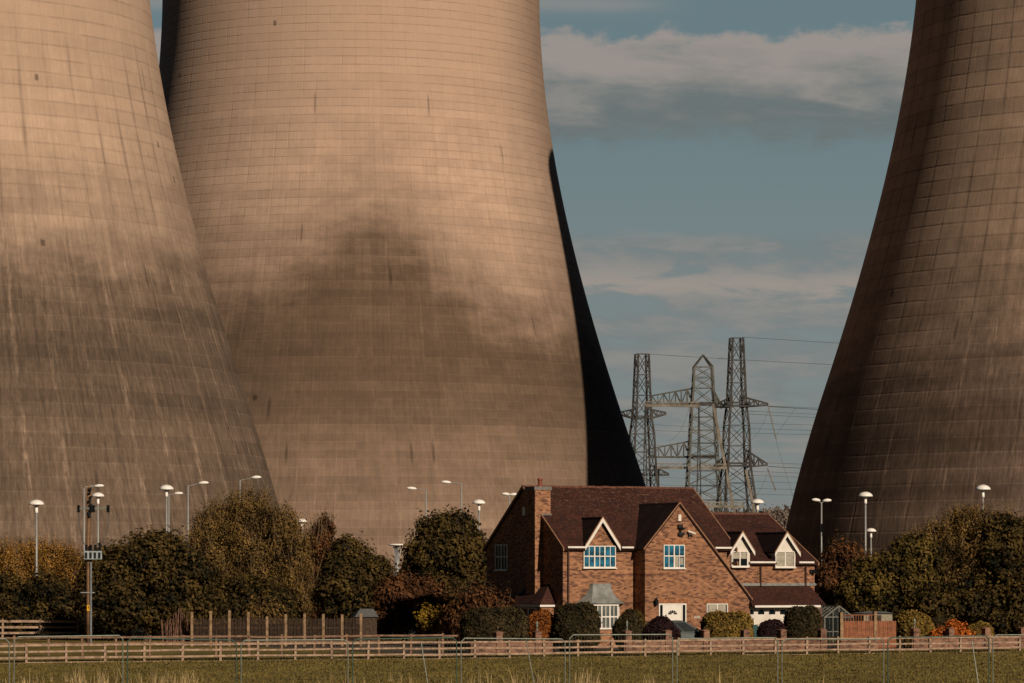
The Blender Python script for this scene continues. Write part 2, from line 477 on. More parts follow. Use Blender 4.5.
# ground
def ground_mat(name, a, bcol, c3, s=1.0, bump=0.05):
    m, g, b = new_mat(name, 0.95, 0, 0.05)
    x, y, z = g.sep(g.coord())
    p = g.comb(x, y * 0.35, 0.0)
    n1 = g.noise(p, 0.11 * s, 5, 0.6); n2 = g.noise(p, 1.6 * s, 5, 0.7); n3 = g.noise(g.coord(), 9 * s, 3, 0.7)
    n4 = g.noise(p, 0.42 * s, 4, 0.6)
    c = g.mix(n1.smooth(0.35, 0.65), a, bcol)
    c = g.scale_col(c, n4.smooth(0.35, 0.65, 0.72, 1.15))
    c = g.mix(n2.smooth(0.45, 0.72) * 0.7, c, c3)
    c = g.scale_col(c, n3.smooth(0.25, 0.75, 0.65, 1.3))
    m.node_tree.links.new(c.k, b.inputs['Base Color'])
    m.node_tree.links.new(g.bump(n3, 0.8, bump), b.inputs['Normal'])
    return m


M['field'] = ground_mat('pasture', (0.155, 0.118, 0.028), (0.215, 0.150, 0.038), (0.240, 0.158, 0.052))
M['drive'] = ground_mat('gravel drive', (0.10, 0.08, 0.06), (0.13, 0.10, 0.075), (0.08, 0.06, 0.05))
M['hill'] = ground_mat('far hills', (0.050, 0.036, 0.022), (0.070, 0.050, 0.032), (0.045, 0.032, 0.022), 0.05, 0.5)
M['low_bounce'] = ground_mat('dark low-bounce ground', (0.032, 0.033, 0.032), (0.042, 0.043, 0.041), (0.028, 0.029, 0.028), 0.3)



def sstep(a, b, v):
    t = min(max((v - a) / (b - a), 0.0), 1.0)
    return t * t * (3 - 2 * t)


def yf_at(x): return 168.4 + (min(max(x, -60.0), 60.0) + 22.7) * 0.5547      # the line of the long rail fence


def ground_z(x, y):
    """the pasture lies a little lower than the gardens, towards the right"""
    return (-0.12 - 0.05 * sstep(-16, 0, x)) * (1 - sstep(0.6, 2.0, y - yf_at(x)))


b_ = MB()
gxs = [-6000, -1200, -300, -90] + list(np.arange(-60, 60.1, 2.0)) + [90, 300, 1200, 6000]
gds = [-365, -60, -30, -12, -4, -1, 0.6, 0.95, 1.3, 1.65, 2.0, 3, 30, 700, 8800]
gv = [[b_.bm.verts.new((float(x_), yf_at(x_) + d_, ground_z(x_, yf_at(x_) + d_))) for d_ in gds] for x_ in gxs]
for i in range(len(gxs) - 1):
    for j in range(len(gds) - 1): b_.bm.faces.new((gv[i][j], gv[i + 1][j], gv[i + 1][j + 1], gv[i][j + 1]))
tag(b_.build('ground', M['field'], smooth=True), kind='structure')

b_ = MB(); b_.quad([(-900, 236, 0.006), (900, 236, 0.006), (900, 1250, 0.006), (-900, 1250, 0.006)])  # unseen dark sheet added to cut warm bounce onto the towers
tag(b_.build('bounce_cut_ground', M['low_bounce']), kind='structure')

# hills on the skyline
b_ = MB()
nx = 120
ring = []
for i in range(nx + 1):
    X = -1500 + 3000 * i / nx
    h = 26 + 4 * math.sin(X * 0.004 + 1) + 3 * math.sin(X * 0.013) + 1.5 * math.sin(X * 0.05)
    ring.append([(X, 1330, 0), (X, 1500, h), (X, 1900, h + 2), (X, 2600, 0)])
bmv = [[b_.bm.verts.new(p) for p in r] for r in ring]
for i in range(nx):
    for k in range(3): b_.bm.faces.new((bmv[i][k], bmv[i + 1][k], bmv[i + 1][k + 1], bmv[i][k + 1]))
tag(b_.build('hills', M['hill'], smooth=True), kind='structure')

# ------------------------------------------------------------------ cooling towers
A0, Z0, C0, HT = 28.2, 92.0, 61.5, 107.0


def tower_r(z, toe=0.265):
    r = A0 * math.sqrt(1 + ((max(z, 28) - Z0) / C0) ** 2)
    if z >= 28: return r
    sl_ = A0 * A0 * (Z0 - 28) / (C0 * C0 * r); t = 28 - z      # the cone foot straightens out
    return r + sl_ * t - (sl_ - toe) * t * t / 36 if t < 18 else r + sl_ * 18 - (sl_ - toe) * 9 + toe * (t - 18)


def tower(X, Y, mat, label, toe=0.265):
    t = empty('cooling_tower', (X, Y, 0), 0, label, 'cooling tower', 'hyperbolic cooling towers')
    b = MB(); n = 192
    zs = [0, 4, 8] + [8 + (HT - 8) * i / 60 for i in range(1, 61)]
    outer = [[(tower_r(z, toe) * math.cos(2 * math.pi * i / n), tower_r(z, toe) * math.sin(2 * math.pi * i / n), z) for i in range(n)] for z in zs]
    inner = [[((tower_r(z, toe) - 0.6) * math.cos(2 * math.pi * i / n), (tower_r(z, toe) - 0.6) * math.sin(2 * math.pi * i / n), z) for i in range(n)] for z in zs[::-6]]
    b.rings(outer + inner, cap=False)
    b.build('shell', mat, t, smooth=True)
    return t


tower(-24.1, 540, M['shell_mid'], 'pale tan concrete cooling tower in the middle, its right flank in hard shadow', 0.34)
tower(-74.5, 450, M['shell_left'], 'concrete cooling tower with long rib streaks standing behind the wooden utility pole')
tower(80.7, 460, M['shell_right'], 'darkest sooty brown cooling tower rising behind the right-hand trees', 0.22)

# ------------------------------------------------------------------ foliage
def leaves_mesh(name, P, size, tint, mat, parent, up=0.0, aspect=1.7, nrm=None):
    """P: (n,3) leaf centres, every leaf a small pointed quad; up>0 stretches the leaves towards vertical"""
    n = len(P)
    d = RNG.normal(size=(n, 3)); d[:, 2] += up * 3 * np.sign(d[:, 2] + 1e-6) if up else 0
    d /= np.linalg.norm(d, axis=1)[:, None]
    if nrm is not None:
        d -= (d * nrm).sum(1)[:, None] * nrm; d /= np.linalg.norm(d, axis=1)[:, None]; e = np.cross(nrm, d)
    else:
        e = RNG.normal(size=(n, 3)); e -= (e * d).sum(1)[:, None] * d; e /= np.linalg.norm(e, axis=1)[:, None]
    s = (size * (0.6 + 0.8 * RNG.random(n)))[:, None]
    a = d * s * aspect * 0.5; c = e * s * 0.5
    V_ = np.stack([P - a, P + c + a * 0.15, P + a, P - c + a * 0.15], 1).reshape(-1, 3)
    return raw_quads(name, V_, np.repeat(tint, 4), mat, parent)


def raw_quads(name, V_, tint, mat, parent):
    n = len(V_) // 4
    me = bpy.data.meshes.new(name)
    me.vertices.add(4 * n); me.vertices.foreach_set('co', V_.astype(np.float32).ravel())
    me.loops.add(4 * n); me.loops.foreach_set('vertex_index', np.arange(4 * n, dtype=np.int32))
    me.polygons.add(n); me.polygons.foreach_set('loop_start', np.arange(0, 4 * n, 4, dtype=np.int32))
    at_ = me.attributes.new('tint', 'FLOAT', 'POINT'); at_.data.foreach_set('value', tint.astype(np.float32))
    me.update(calc_edges=True)
    me.materials.append(mat)
    o = bpy.data.objects.new(name, me); COL.objects.link(o)
    if parent: o.parent = parent
    return o


def tree(name, label, cat, blobs, Y, mat, leaves, size, base=None, group=None, tuft=0.42, up=0.0, ntuft=None, twigs=0, trunk=0.16,
         twig_len=1.0, dy=0.8, bark=None, seed=None, spikes=0):
    """blobs: (px, py, rx, ry[, depth shift m]) measured on the tree's own plane Y; the crown is tufts of leaves set through those volumes"""
    leaves = int(leaves * 1.45); size *= 0.80
    k = Y / F
    bx = base if base is not None else sum(b[0] * b[2] for b in blobs) / sum(b[2] for b in blobs)
    root_w = Vector(((bx - CX) * k, Y, 0))
    t = empty(name, root_w, 0, label, cat, group)
    B = []
    for b in blobs:
        c = at(b[0], b[1], Y) - root_w
        B.append((c.x, (b[4] if len(b) > 4 else 0), c.z, b[2] * k, max(b[2], b[3]) * k * dy, b[3] * k))
    B = np.array(B)
    vol = B[:, 3] * B[:, 5] * 1.0 + 0.05
    nt_ = ntuft or int(60 + 26 * vol.sum() / (tuft * 2))
    idx = RNG.choice(len(B), nt_, p=vol / vol.sum())
    d = RNG.normal(size=(nt_, 3)); d /= np.linalg.norm(d, axis=1)[:, None]
    r = (0.35 + 0.65 * RNG.random(nt_) ** 0.55)[:, None]
    T = B[idx, :3] + d * r * B[idx, 3:6]
    T[:, 2] = np.maximum(T[:, 2], 0.15)
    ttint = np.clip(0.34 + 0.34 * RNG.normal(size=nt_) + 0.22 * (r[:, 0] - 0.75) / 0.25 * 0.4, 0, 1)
    tr = tuft * (0.55 + 0.9 * RNG.random(nt_))
    li = RNG.integers(0, nt_, leaves)
    off = RNG.normal(size=(leaves, 3)) * (tr[li] * 0.55)[:, None]
    if up: off[:, 2] *= 1 + up * 1.2
    P = T[li] + off
    P[:, 2] = np.maximum(P[:, 2], 0.03)
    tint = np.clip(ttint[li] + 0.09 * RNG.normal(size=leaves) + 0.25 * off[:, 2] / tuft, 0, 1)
    nn_ = off / (tr[li] * 0.55)[:, None] * 0.8 + d[li] * 0.5 + RNG.normal(size=(leaves, 3)) * 0.5 + np.array([0, 0, 0.35])
    nn_ /= np.linalg.norm(nn_, axis=1)[:, None]
    leaves = int(leaves)
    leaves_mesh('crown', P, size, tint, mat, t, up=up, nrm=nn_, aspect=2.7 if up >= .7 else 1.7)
    # trunk and limbs
    b = MB()
    topz = float(T[:, 2].max())
    pts = [Vector((0, 0, 0)), Vector((random.uniform(-.15, .15), random.uniform(-.1, .1), topz * 0.22)), Vector((random.uniform(-.4, .4), random.uniform(-.3, .3), topz * 0.5)),
           Vector((random.uniform(-.6, .6), 0, topz * 0.8))]
    for i in range(3): b.bar(pts[i], pts[i + 1], trunk * 2 * (1 - 0.28 * i), 7, trunk * 2 * (1 - 0.28 * (i + 1)))
    b.build('trunk', bark or M['bark'], t)
    b = MB()
    nl = 26 + twigs
    for q in RNG.choice(nt_, min(nt_, nl), replace=False):
        s0 = pts[1].lerp(pts[3], random.random() * 0.8)
        e0 = Vector(T[q]); mid = s0.lerp(e0, 0.5) + Vector((0, 0, 0.12 * (e0 - s0).length))
        w0 = trunk * 0.5
        b.bar(s0, mid, w0, 5, w0 * 0.6); b.bar(mid, e0, w0 * 0.6, 4, w0 * 0.2)
    for q in range(spikes):      # fine upright shoots standing out of the crown
        j = RNG.integers(0, nt_); s0 = Vector(T[j]); L = twig_len * (0.5 + RNG.random())
        e0 = s0 + Vector((RNG.normal() * 0.22, RNG.normal() * 0.22, 1)).normalized() * L
        b.bar(s0, e0, 0.035, 3, 0.012)
    b.build('branch', bark or M['bark'], t)
    return t


LM = {
    'dark': leaf_mat('dark leaves', (0.004, 0.005, 0.002), (0.108, 0.067, 0.016)),
    'olive': leaf_mat('olive bursting leaves', (0.026, 0.017, 0.006), (0.260, 0.152, 0.042)),
    'orange': leaf_mat('orange brown buds', (0.08, 0.042, 0.010), (0.46, 0.230, 0.045)),
    'rust': leaf_mat('rusty twigs', (0.028, 0.011, 0.005), (0.17, 0.072, 0.025)),
    'green': leaf_mat('yellow green leaves', (0.008, 0.007, 0.002), (0.145, 0.094, 0.019)),
    'box': leaf_mat('clipped dark green leaves', (0.008, 0.008, 0.004), (0.080, 0.054, 0.020)),
    'golden': leaf_mat('golden green clipped leaves', (0.030, 0.022, 0.006), (0.330, 0.200, 0.040)),
    'purple': leaf_mat('purple black leaves', (0.010, 0.005, 0.006), (0.042, 0.017, 0.016)),
    'copper': leaf_mat('copper orange leaves', (0.10, 0.028, 0.006), (0.34, 0.115, 0.022)),
    'flame': leaf_mat('orange flame leaves', (0.22, 0.05, 0.008), (0.75, 0.21, 0.03)),
    'yellow': leaf_mat('yellow flowers', (0.04, 0.025, 0.005), (0.46, 0.27, 0.03)),
    'far': leaf_mat('bare far woodland', (0.120, 0.095, 0.078), (0.225, 0.172, 0.130)),  # paled so the leaf colour itself carries distance haze
    'grass': leaf_mat('grass blades', (0.110, 0.085, 0.022), (0.230, 0.165, 0.043), trans=0.25),
    'straw': leaf_mat('dry straw', (0.16, 0.11, 0.045), (0.58, 0.42, 0.20), trans=0.2),
}
TG = 'trees along the power station boundary'
# left of the house
tree('bush', 'orange brown budding thicket behind the left end of the wooden rail fence', 'bush',
     [(12, 565, 30, 22), (48, 562, 28, 24), (72, 572, 20, 22), (30, 590, 45, 22)], 262, LM['orange'], 34000, 0.10, group=TG, tuft=0.5, up=0.5, spikes=500, trunk=.08, bark=M['twig'])
tree('bush', 'low dark green bush at the far left edge beneath the orange thicket', 'bush',
     [(8, 600, 26, 26), (45, 596, 26, 26), (72, 612, 16, 22), (20, 622, 34, 14)], 236, LM['dark'], 15000, 0.17, group=TG, trunk=.08)
tree('dense_tree', 'dense dark broad tree immediately right of the utility pole', 'tree',
     [(110, 575, 26, 30), (150, 565, 34, 30), (185, 575, 28, 30), (130, 605, 48, 30), (180, 608, 30, 26), (160, 548, 22, 14), (95, 600, 18, 30)], 224, LM['dark'], 46000, 0.19,
     group=TG, tuft=0.5, spikes=120, twig_len=0.8)
tree('feathery_tree', 'tall olive brown feathery tree, the tallest one left of the house', 'tree',
     [(245, 530, 36, 28), (215, 550, 30, 30), (282, 552, 28, 32), (248, 507, 26, 14), (216, 522, 22, 16), (278, 524, 20, 16), (240, 580, 60, 40), (285, 595, 32, 34), (205, 590, 26, 36)], 240, LM['olive'], 85000, 0.105,
     group=TG, bark=M['twig'], tuft=0.42, up=0.5, spikes=1600, twigs=90, twig_len=1.1)
tree('dense_tree', 'very dark low tree in front of the tall feathery one', 'tree',
     [(245, 604, 38, 26), (220, 612, 26, 22), (275, 612, 24, 22)], 229, LM['dark'], 24000, 0.17, group=TG, tuft=0.5)
tree('slender_tree', 'slender rusty orange tree between the feathery tree and a dark one', 'tree',
     [(318, 548, 17, 26), (312, 585, 20, 36), (326, 535, 9, 16), (303, 610, 22, 22)], 246, LM['rust'], 14000, 0.15, group=TG, tuft=0.3, up=0.6, spikes=500, twig_len=1.3, trunk=.1, bark=M['twig'])
tree('dense_tree', 'dark rounded tree behind the small grey shed roof', 'tree',
     [(350, 560, 22, 20), (375, 580, 22, 24), (340, 590, 24, 34), (362, 608, 34, 26), (345, 548, 12, 10)], 228, LM['dark'], 26000, 0.18, group=TG)
tree('dense_tree', 'dark brown tree touching the left side of the brick house', 'tree',
     [(445, 545, 30, 26), (470, 560, 24, 34), (425, 560, 22, 26), (440, 528, 18, 10), (462, 526, 14, 10), (455, 595, 40, 30)], 232, LM['dark'], 34000, 0.19, group=TG, tuft=0.48, spikes=60, twig_len=.8)
tree('bush', 'low dark brown shrub in front of the tree beside the house', 'bush',
     [(400, 600, 24, 26), (425, 606, 24, 26), (392, 622, 20, 14)], 219, LM['rust'], 16000, 0.17, group=TG, trunk=.08)
tree('flowering_shrub', 'yellow flowering shrub left of the house behind the rails', 'shrub',
     [(428, 620, 12, 12), (448, 622, 12, 12)], 206, LM['yellow'], 3600, 0.15, tuft=0.28, trunk=.05)
tree('twiggy_shrub', 'reddish brown twiggy shrub against the left gable', 'shrub',
     [(475, 612, 20, 16), (495, 614, 16, 14), (460, 622, 14, 14)], 203.5, LM['rust'], 8000, 0.13, up=1.0, spikes=150, twig_len=0.8, trunk=.05)
tree('shrub', 'small pale orange shrub showing over the picket fence', 'shrub',
     [(266, 617, 8, 5), (254, 620, 6, 4), (276, 621, 6, 4)], 212, LM['olive'], 2200, 0.13, up=1.0, spikes=50, twig_len=.5, trunk=.04)
# right of the house
tree('feathery_tree', 'thin brown tree just right of the garage roof', 'tree',
     [(845, 565, 24, 22), (828, 590, 16, 28), (860, 598, 34, 30), (838, 615, 26, 22)], 236, LM['rust'], 17000, 0.15, group=TG, tuft=0.34, up=0.7, spikes=180)
tree('dense_tree', 'dark green rounded tree behind the pale garden shed', 'tree',
     [(886, 572, 30, 20), (910, 580, 38, 36), (870, 600, 34, 32), (900, 612, 40, 24), (914, 550, 20, 14)], 228, LM['green'], 40000, 0.17, group=TG, spikes=60)
tree('feathery_tree', 'tall olive tree under the white mushroom lamp at far right', 'tree',
     [(965, 545, 40, 34), (935, 560, 32, 34), (975, 528, 24, 20), (1000, 555, 34, 40), (960, 590, 50, 34)], 242, LM['olive'], 60000, 0.12, group=TG, bark=M['twig'], tuft=0.42, up=0.5, spikes=900)
tree('dense_tree', 'dark tree filling the right edge of the picture behind the garden wall', 'tree',
     [(1010, 590, 34, 42), (975, 605, 34, 30), (1040, 570, 34, 50), (1005, 545, 30, 30), (940, 612, 26, 22), (1010, 622, 50, 16)], 226, LM['dark'], 44000, 0.19, group=TG, tuft=0.5)

# far woodland on the hills, one mass
n = 110000
X = RNG.uniform(-420, 420, n); Yw = RNG.uniform(1300, 1480, n)
ridge = 28.5 + 2.0 * np.sin(X * 0.021) + 1.2 * np.sin(X * 0.11 + 1)
Zc = ridge * (0.15 + 0.85 * (Yw - 1300) / 180) + RNG.normal(size=n) * 0.9 + 2
leaves_mesh('distant_woodland', np.stack([X, Yw, Zc], 1), 0.9, np.clip(0.4 + 0.3 * RNG.normal(size=n), 0, 1), LM['far'], None, up=0.2)
tag(bpy.data.objects['distant_woodland'], 'brown bare woodland on the far hill beneath the pylons', 'woodland', kind='stuff')


def ball_bush(label, px, top, rx, Y, mat, n=9000, base=0.0, size=0.10, group='clipped rounded bushes in the front garden', sq=2.1, name='clipped_bush'):
    """clipped dome: leaves packed on a super-ellipsoid shell"""
    k = Y / F
    ztop = CH + (HY - top) * k
    t = empty(name, ((px - CX) * k, Y, base), 0, label, 'bush', group)
    r = rx * k; hz = (ztop - base)
    cz = hz * 0.45
    d = RNG.normal(size=(n, 3)); d /= np.linalg.norm(d, axis=1)[:, None]
    ex = sq
    nn = (np.abs(d) ** ex).sum(1) ** (-1 / ex)
    S = d * nn[:, None]
    lump = 1 + 0.05 * np.sin(d[:, 0] * 5 + px) + 0.05 * np.sin(d[:, 2] * 6 + d[:, 1] * 4 + px) + 0.025 * np.sin(d[:, 0] * 17 + px * 2) * np.sin(d[:, 2] * 15 + px)
    rad = (0.86 + 0.16 * RNG.random(n) ** 0.6 + (RNG.random(n) > 0.97) * RNG.random(n) * 0.10) * lump
    P = np.stack([S[:, 0] * r * rad, S[:, 1] * r * 0.85 * rad, cz + S[:, 2] * np.where(S[:, 2] > 0, hz - cz, cz) * rad], 1)
    P[:, 2] = np.maximum(P[:, 2], 0.02)
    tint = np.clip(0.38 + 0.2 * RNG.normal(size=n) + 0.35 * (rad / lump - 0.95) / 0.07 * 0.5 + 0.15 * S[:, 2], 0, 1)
    nn_ = d * 1.0 + RNG.normal(size=(n, 3)) * 0.6; nn_ /= np.linalg.norm(nn_, axis=1)[:, None]
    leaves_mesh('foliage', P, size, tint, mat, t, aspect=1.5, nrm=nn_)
    b = MB(); b.ball((0, 0, cz), (r * 0.84, r * 0.7, cz * 0.98), 16, 10)  # dark ellipsoid core added inside the leaf shell, no real stalk
    for v in b.bm.verts:
        if v.co.z > cz: v.co.z = cz + (v.co.z - cz) * (hz - cz) / cz * 0.86
    b.build('dark_core', M['bark'], t)
    return t


FB = lambda px: 21.37 - 0.003055 * (px - 26)       # scale of the rail fence plane along the picture
YF = lambda px, d=0.0: F / FB(px) + d
ball_bush('widest dark green clipped bush, below the twiggy shrub', 495, 607, 33, YF(495, 6.5), LM['box'], 17000, sq=2.6)
ball_bush('copper orange clipped bush under the side window', 541, 612, 16, YF(541, 7.5), LM['copper'], 7000, sq=2.8)
ball_bush('dark round clipped bush left of the white bay window', 577, 602, 23, YF(577, 6), LM['box'], 15000, sq=2.4)
ball_bush('small dark clipped bush right of the bay window', 629, 611, 15, YF(629, 5.5), LM['box'], 7000)
ball_bush('small yellowish bush tucked behind the one right of the bay', 637, 612, 9, YF(637, 8), LM['green'], 3200)
ball_bush('purple black oval bush in front of the parked car', 661, 618, 18, YF(661, 4.5), LM['purple'], 9000)
ball_bush('yellow green clipped bush under the ground floor window', 727, 612, 25, YF(727, 6.5), LM['golden'], 14000, sq=2.8)
ball_bush('low purple bush in front of the garage door', 772, 619, 14, YF(772, 4.5), LM['purple'], 6500)
ball_bush('tall dark green clipped bush at the right end of the garage', 803, 606, 18, YF(803, 5.5), LM['box'], 11000, sq=2.7)
ball_bush('rounded green bush with golden top behind the lantern pillar', 914, 612, 20, YF(914, 6), LM['golden'], 9000)
ball_bush('lower green bush right of the golden topped one', 940, 617, 12, YF(940, 8), LM['box'], 4500)
ball_bush('small golden green dome bush at the right, above the wall', 980, 622, 14, YF(980, 5), LM['golden'], 6500)
tree('flame_shrub', 'bright orange shrub beside a brick pillar on the right', 'shrub', [(958, 633, 8, 8), (953, 627, 4, 6), (966, 638, 7, 5)], YF(958, 4), LM['flame'], 2600, 0.12, tuft=0.22, trunk=.03,
     group='orange garden shrubs')
tree('flame_shrub', 'smaller orange shrub left of the bright one', 'shrub', [(941, 634, 6, 5), (934, 636, 4, 4), (945, 641, 5, 4)], YF(941, 3.5), LM['flame'], 1300, 0.11, tuft=0.2, trunk=.03,
     group='orange garden shrubs')
tree('bush', 'dark hedge clump at the foot of the utility pole', 'bush', [(66, 628, 22, 8), (105, 632, 26, 7)], 231, LM['dark'], 7000, 0.14, trunk=.04)

# ------------------------------------------------------------------ grass
def blades(name, P, h, w, tint, mat, lean=0.25):
    n = len(P); P = P.copy()
    P[:, 2] += np.array([ground_z(float(a_), float(b_)) for a_, b_ in P[:, :2]])
    a = RNG.uniform(0, math.pi, n); d = np.stack([np.cos(a), np.sin(a), np.zeros(n)], 1) * w
    tip = np.stack([RNG.normal(size=n) * lean, RNG.normal(size=n) * lean, np.ones(n)], 1) * h[:, None]
    V_ = np.stack([P - d, P + d, P + tip + d * 0.15, P + tip - d * 0.15], 1).reshape(-1, 3)
    return raw_quads(name, V_, np.repeat(tint, 4), mat, None)


n = 90000
Yg = RNG.uniform(118, 205, n); pxg = RNG.uniform(-40, 1064, n)
Yg = np.minimum(Yg, F / FB(pxg) + 1.2)
P = np.stack([(pxg - CX) * Yg / F, Yg, np.zeros(n)], 1)
patch = np.sin(P[:, 0] * 0.7 + np.sin(P[:, 1] * 0.21) * 2) * np.sin(P[:, 1] * 0.33 + P[:, 0] * 0.1) + 0.5 * np.sin(P[:, 0] * 2.3 + np.sin(P[:, 1] * 0.9) * 1.5) * np.sin(P[:, 1] * 0.55 + 2)
o = blades('grass', P, 0.035 + 0.045 * RNG.random(n) + 0.02 * patch, 0.045, np.clip(0.42 + 0.16 * RNG.normal(size=n) + 0.28 * patch, 0, 1), LM['grass'], 0.5)
tag(o, 'short grazed brown green grass in front of the rail fence', 'grass', kind='stuff')
# rougher grass under the rails and wall
n = 22000
pxg = RNG.uniform(-40, 1064, n); dd = RNG.uniform(-1.0, 1.6, n); Yg = F / FB(pxg) + dd
P = np.stack([(pxg - CX) * Yg / F, Yg, np.zeros(n)], 1)
clump = (np.sin(P[:, 0] * 1.9) + np.sin(P[:, 0] * 0.63 + 1)) * 0.25 + 0.5
o = blades('rough_grass', P, (0.03 + 0.10 * RNG.random(n)) * (0.5 + clump * (pxg / 700 + 0.2).clip(0.2, 1.0)), 0.03, np.clip(0.3 + 0.25 * RNG.normal(size=n), 0, 1), LM['grass'], 0.4)
tag(o, 'rough uncut grass along the foot of the rail fence', 'grass', kind='stuff')
# tall dry stalks by the mesh fence
pts = []
for (c, wd, cnt) in ((75, 12, 60), (100, 14, 80), (150, 25, 90), (185, 18, 70), (350, 60, 60), (480, 40, 50), (540, 26, 60), (585, 14, 70), (650, 60, 30), (30, 30, 40), (840, 60, 12)):
    for _ in range(cnt // 2): pts.append((random.gauss(c, wd * 0.6), random.uniform(121, 140)))
pts = np.array(pts); n = len(pts)
P = np.stack([(pts[:, 0] - CX) * pts[:, 1] / F, pts[:, 1], np.zeros(n)], 1)
o = blades('dry_grass', np.repeat(P, 3, 0) + RNG.normal(size=(3 * n, 3)) * (0.05, 0.05, 0), np.repeat(0.35 + 0.6 * RNG.random(n) ** 1.6, 3) * RNG.uniform(0.6, 1, 3 * n), 0.017,
           np.clip(0.55 + 0.25 * RNG.normal(size=3 * n), 0, 1), LM['straw'], 0.18)
tag(o, 'tall dry straw coloured grass stalks by the mesh fence', 'grass', kind='stuff')

# ------------------------------------------------------------------ house
HR = RAD(26); hs, hc = math.sin(HR), math.cos(HR)
HX, HYY = 2.83, 200.0


def lx(px, y=0.0):
    k = (px - CX) / F
    return (k * (HYY + y * hc) - HX + y * hs) / (hc - k * hs)


def ly(px, x=0.0):
    k = (px - CX) / F
    return (HX + x * hc - k * (HYY + x * hs)) / (hs + k * hc)


def lz(py, x=0.0, y=0.0):
    return CH + (HY - py) * (HYY + x * hs + y * hc) / F


house = empty('brick_house', (HX, HYY, 0), HR, 'detached red brick house with steep clay tiled roofs and white windows', 'house')
XR = lx(733)                 # right end of the main block
DEP = 2 * ly(524); RY = ly(524)     # depth, ridge position
EZ = lz(544.5); RZ = lz(486, 0, RY)
bp = lambda: MB()
# main block walls with gable ends
b = MB(); b.prism([(0, 0), (DEP, 0), (DEP, EZ - 0.1), (RY, RZ - 0.25), (0, EZ - 0.1)], 'x', 0, XR); b.build('main_wall', M['brick'], house)
# projecting front gable block, catslide on the right
GY = -1.25
gx0, gx1, gxa = lx(645, GY), lx(750, GY), lx(679, GY)
gze, gza, gzr = lz(546, gx0, GY), lz(502.5, gxa, GY), lz(597, gx1, GY)
b = MB(); b.prism([(gx0, 0), (gx1, 0), (gx1, gzr - 0.12), (gxa, gza - 0.16), (gx0, gze - 0.12)], 'y', GY, 3.0); b.build('front_gable_wall', M['brick'], house)
# wing over the garage
WX = lx(815); wEZ = lz(560, 13, 0); wRY = 5.6; wRZ = lz(513.5, 14, wRY)
b = MB(); b.prism([(0.05, 0), (2 * wRY, 0), (2 * wRY, wEZ - 0.1), (wRY, wRZ - 0.22), (0.05, wEZ - 0.1)], 'x', XR - 1.0, WX); b.build('wing_wall', M['brick'], house)
# roofs
T = 0.14


def roof_pair(name, x0, x1, yf, yb, ze, yr, zr, over=0.3, gaps=()):
    sl_ = (zr - ze) / (yr - yf)
    r = MB()
    cuts = [x0] + [v_ for g_ in gaps for v_ in g_] + [x1]
    for i in range(len(cuts) - 1):
        a_, e_ = cuts[i], cuts[i + 1]
        if i % 2 == 0: r.slab([(a_, yf - over, ze - over * sl_), (e_, yf - over, ze - over * sl_), (e_, yf + 0.5, ze + 0.5 * sl_), (a_, yf + 0.5, ze + 0.5 * sl_)], T)
    r.slab([(x0, yf + 0.5, ze + 0.5 * sl_), (x1, yf + 0.5, ze + 0.5 * sl_), (x1, yr, zr), (x0, yr, zr)], T)
    sb = (zr - ze) / (yb - yr)
    r.slab([(x0, yr, zr), (x1, yr, zr), (x1, yb + over, ze - over * sb), (x0, yb + over, ze - over * sb)], T)
    o = r.build(name, M['tile'], house)
    r = MB()
    n = int((x1 - x0) / 0.45)
    for i in range(n):                        # ridge tiles laid one by one
        a = x0 + (x1 - x0) * i / n; e = x0 + (x1 - x0) * (i + 1) / n - 0.015
        dz = random.uniform(-0.008, 0.012)
        r.prism([(yr - 0.16, zr - 0.07 + dz), (yr - 0.08, zr + 0.05 + dz), (yr + 0.08, zr + 0.05 + dz), (yr + 0.16, zr - 0.07 + dz)], 'x', a, e)
    r.build('ridge_tiles', M['ridge'], o)
    for xx in (x0 - 0.02, x1 - 0.05):
        r = MB()
        for (ya, za, yb_, zb_) in ((yf - over, ze - over * sl_, yr, zr), (yr, zr, yb + over, ze - over * sb)):
            r.loft([(xx, ya, za + 0.03), (xx + 0.07, ya, za + 0.03), (xx + 0.07, ya, za - 0.16), (xx, ya, za - 0.16)],
                   [(xx, yb_, zb_ + 0.03), (xx + 0.07, yb_, zb_ + 0.03), (xx + 0.07, yb_, zb_ - 0.16), (xx, yb_, zb_ - 0.16)])
        r.build('verge', M['verge'], o)
    return o


roof_pair('main_roof', -0.12, XR + 0.12, 0, DEP, EZ, RY, RZ, gaps=[(lx(600.5) - 0.95, lx(600.5) + 0.97)])
roof_pair('wing_roof', XR + 0.16, WX + 0.12, 0.05, 2 * wRY, wEZ, wRY, wRZ, gaps=[(lx(729.5, -.1) + .12, lx(751.5, -.1) - .12), (lx(774, -.1) + .12, lx(797, -.1) - .12)])


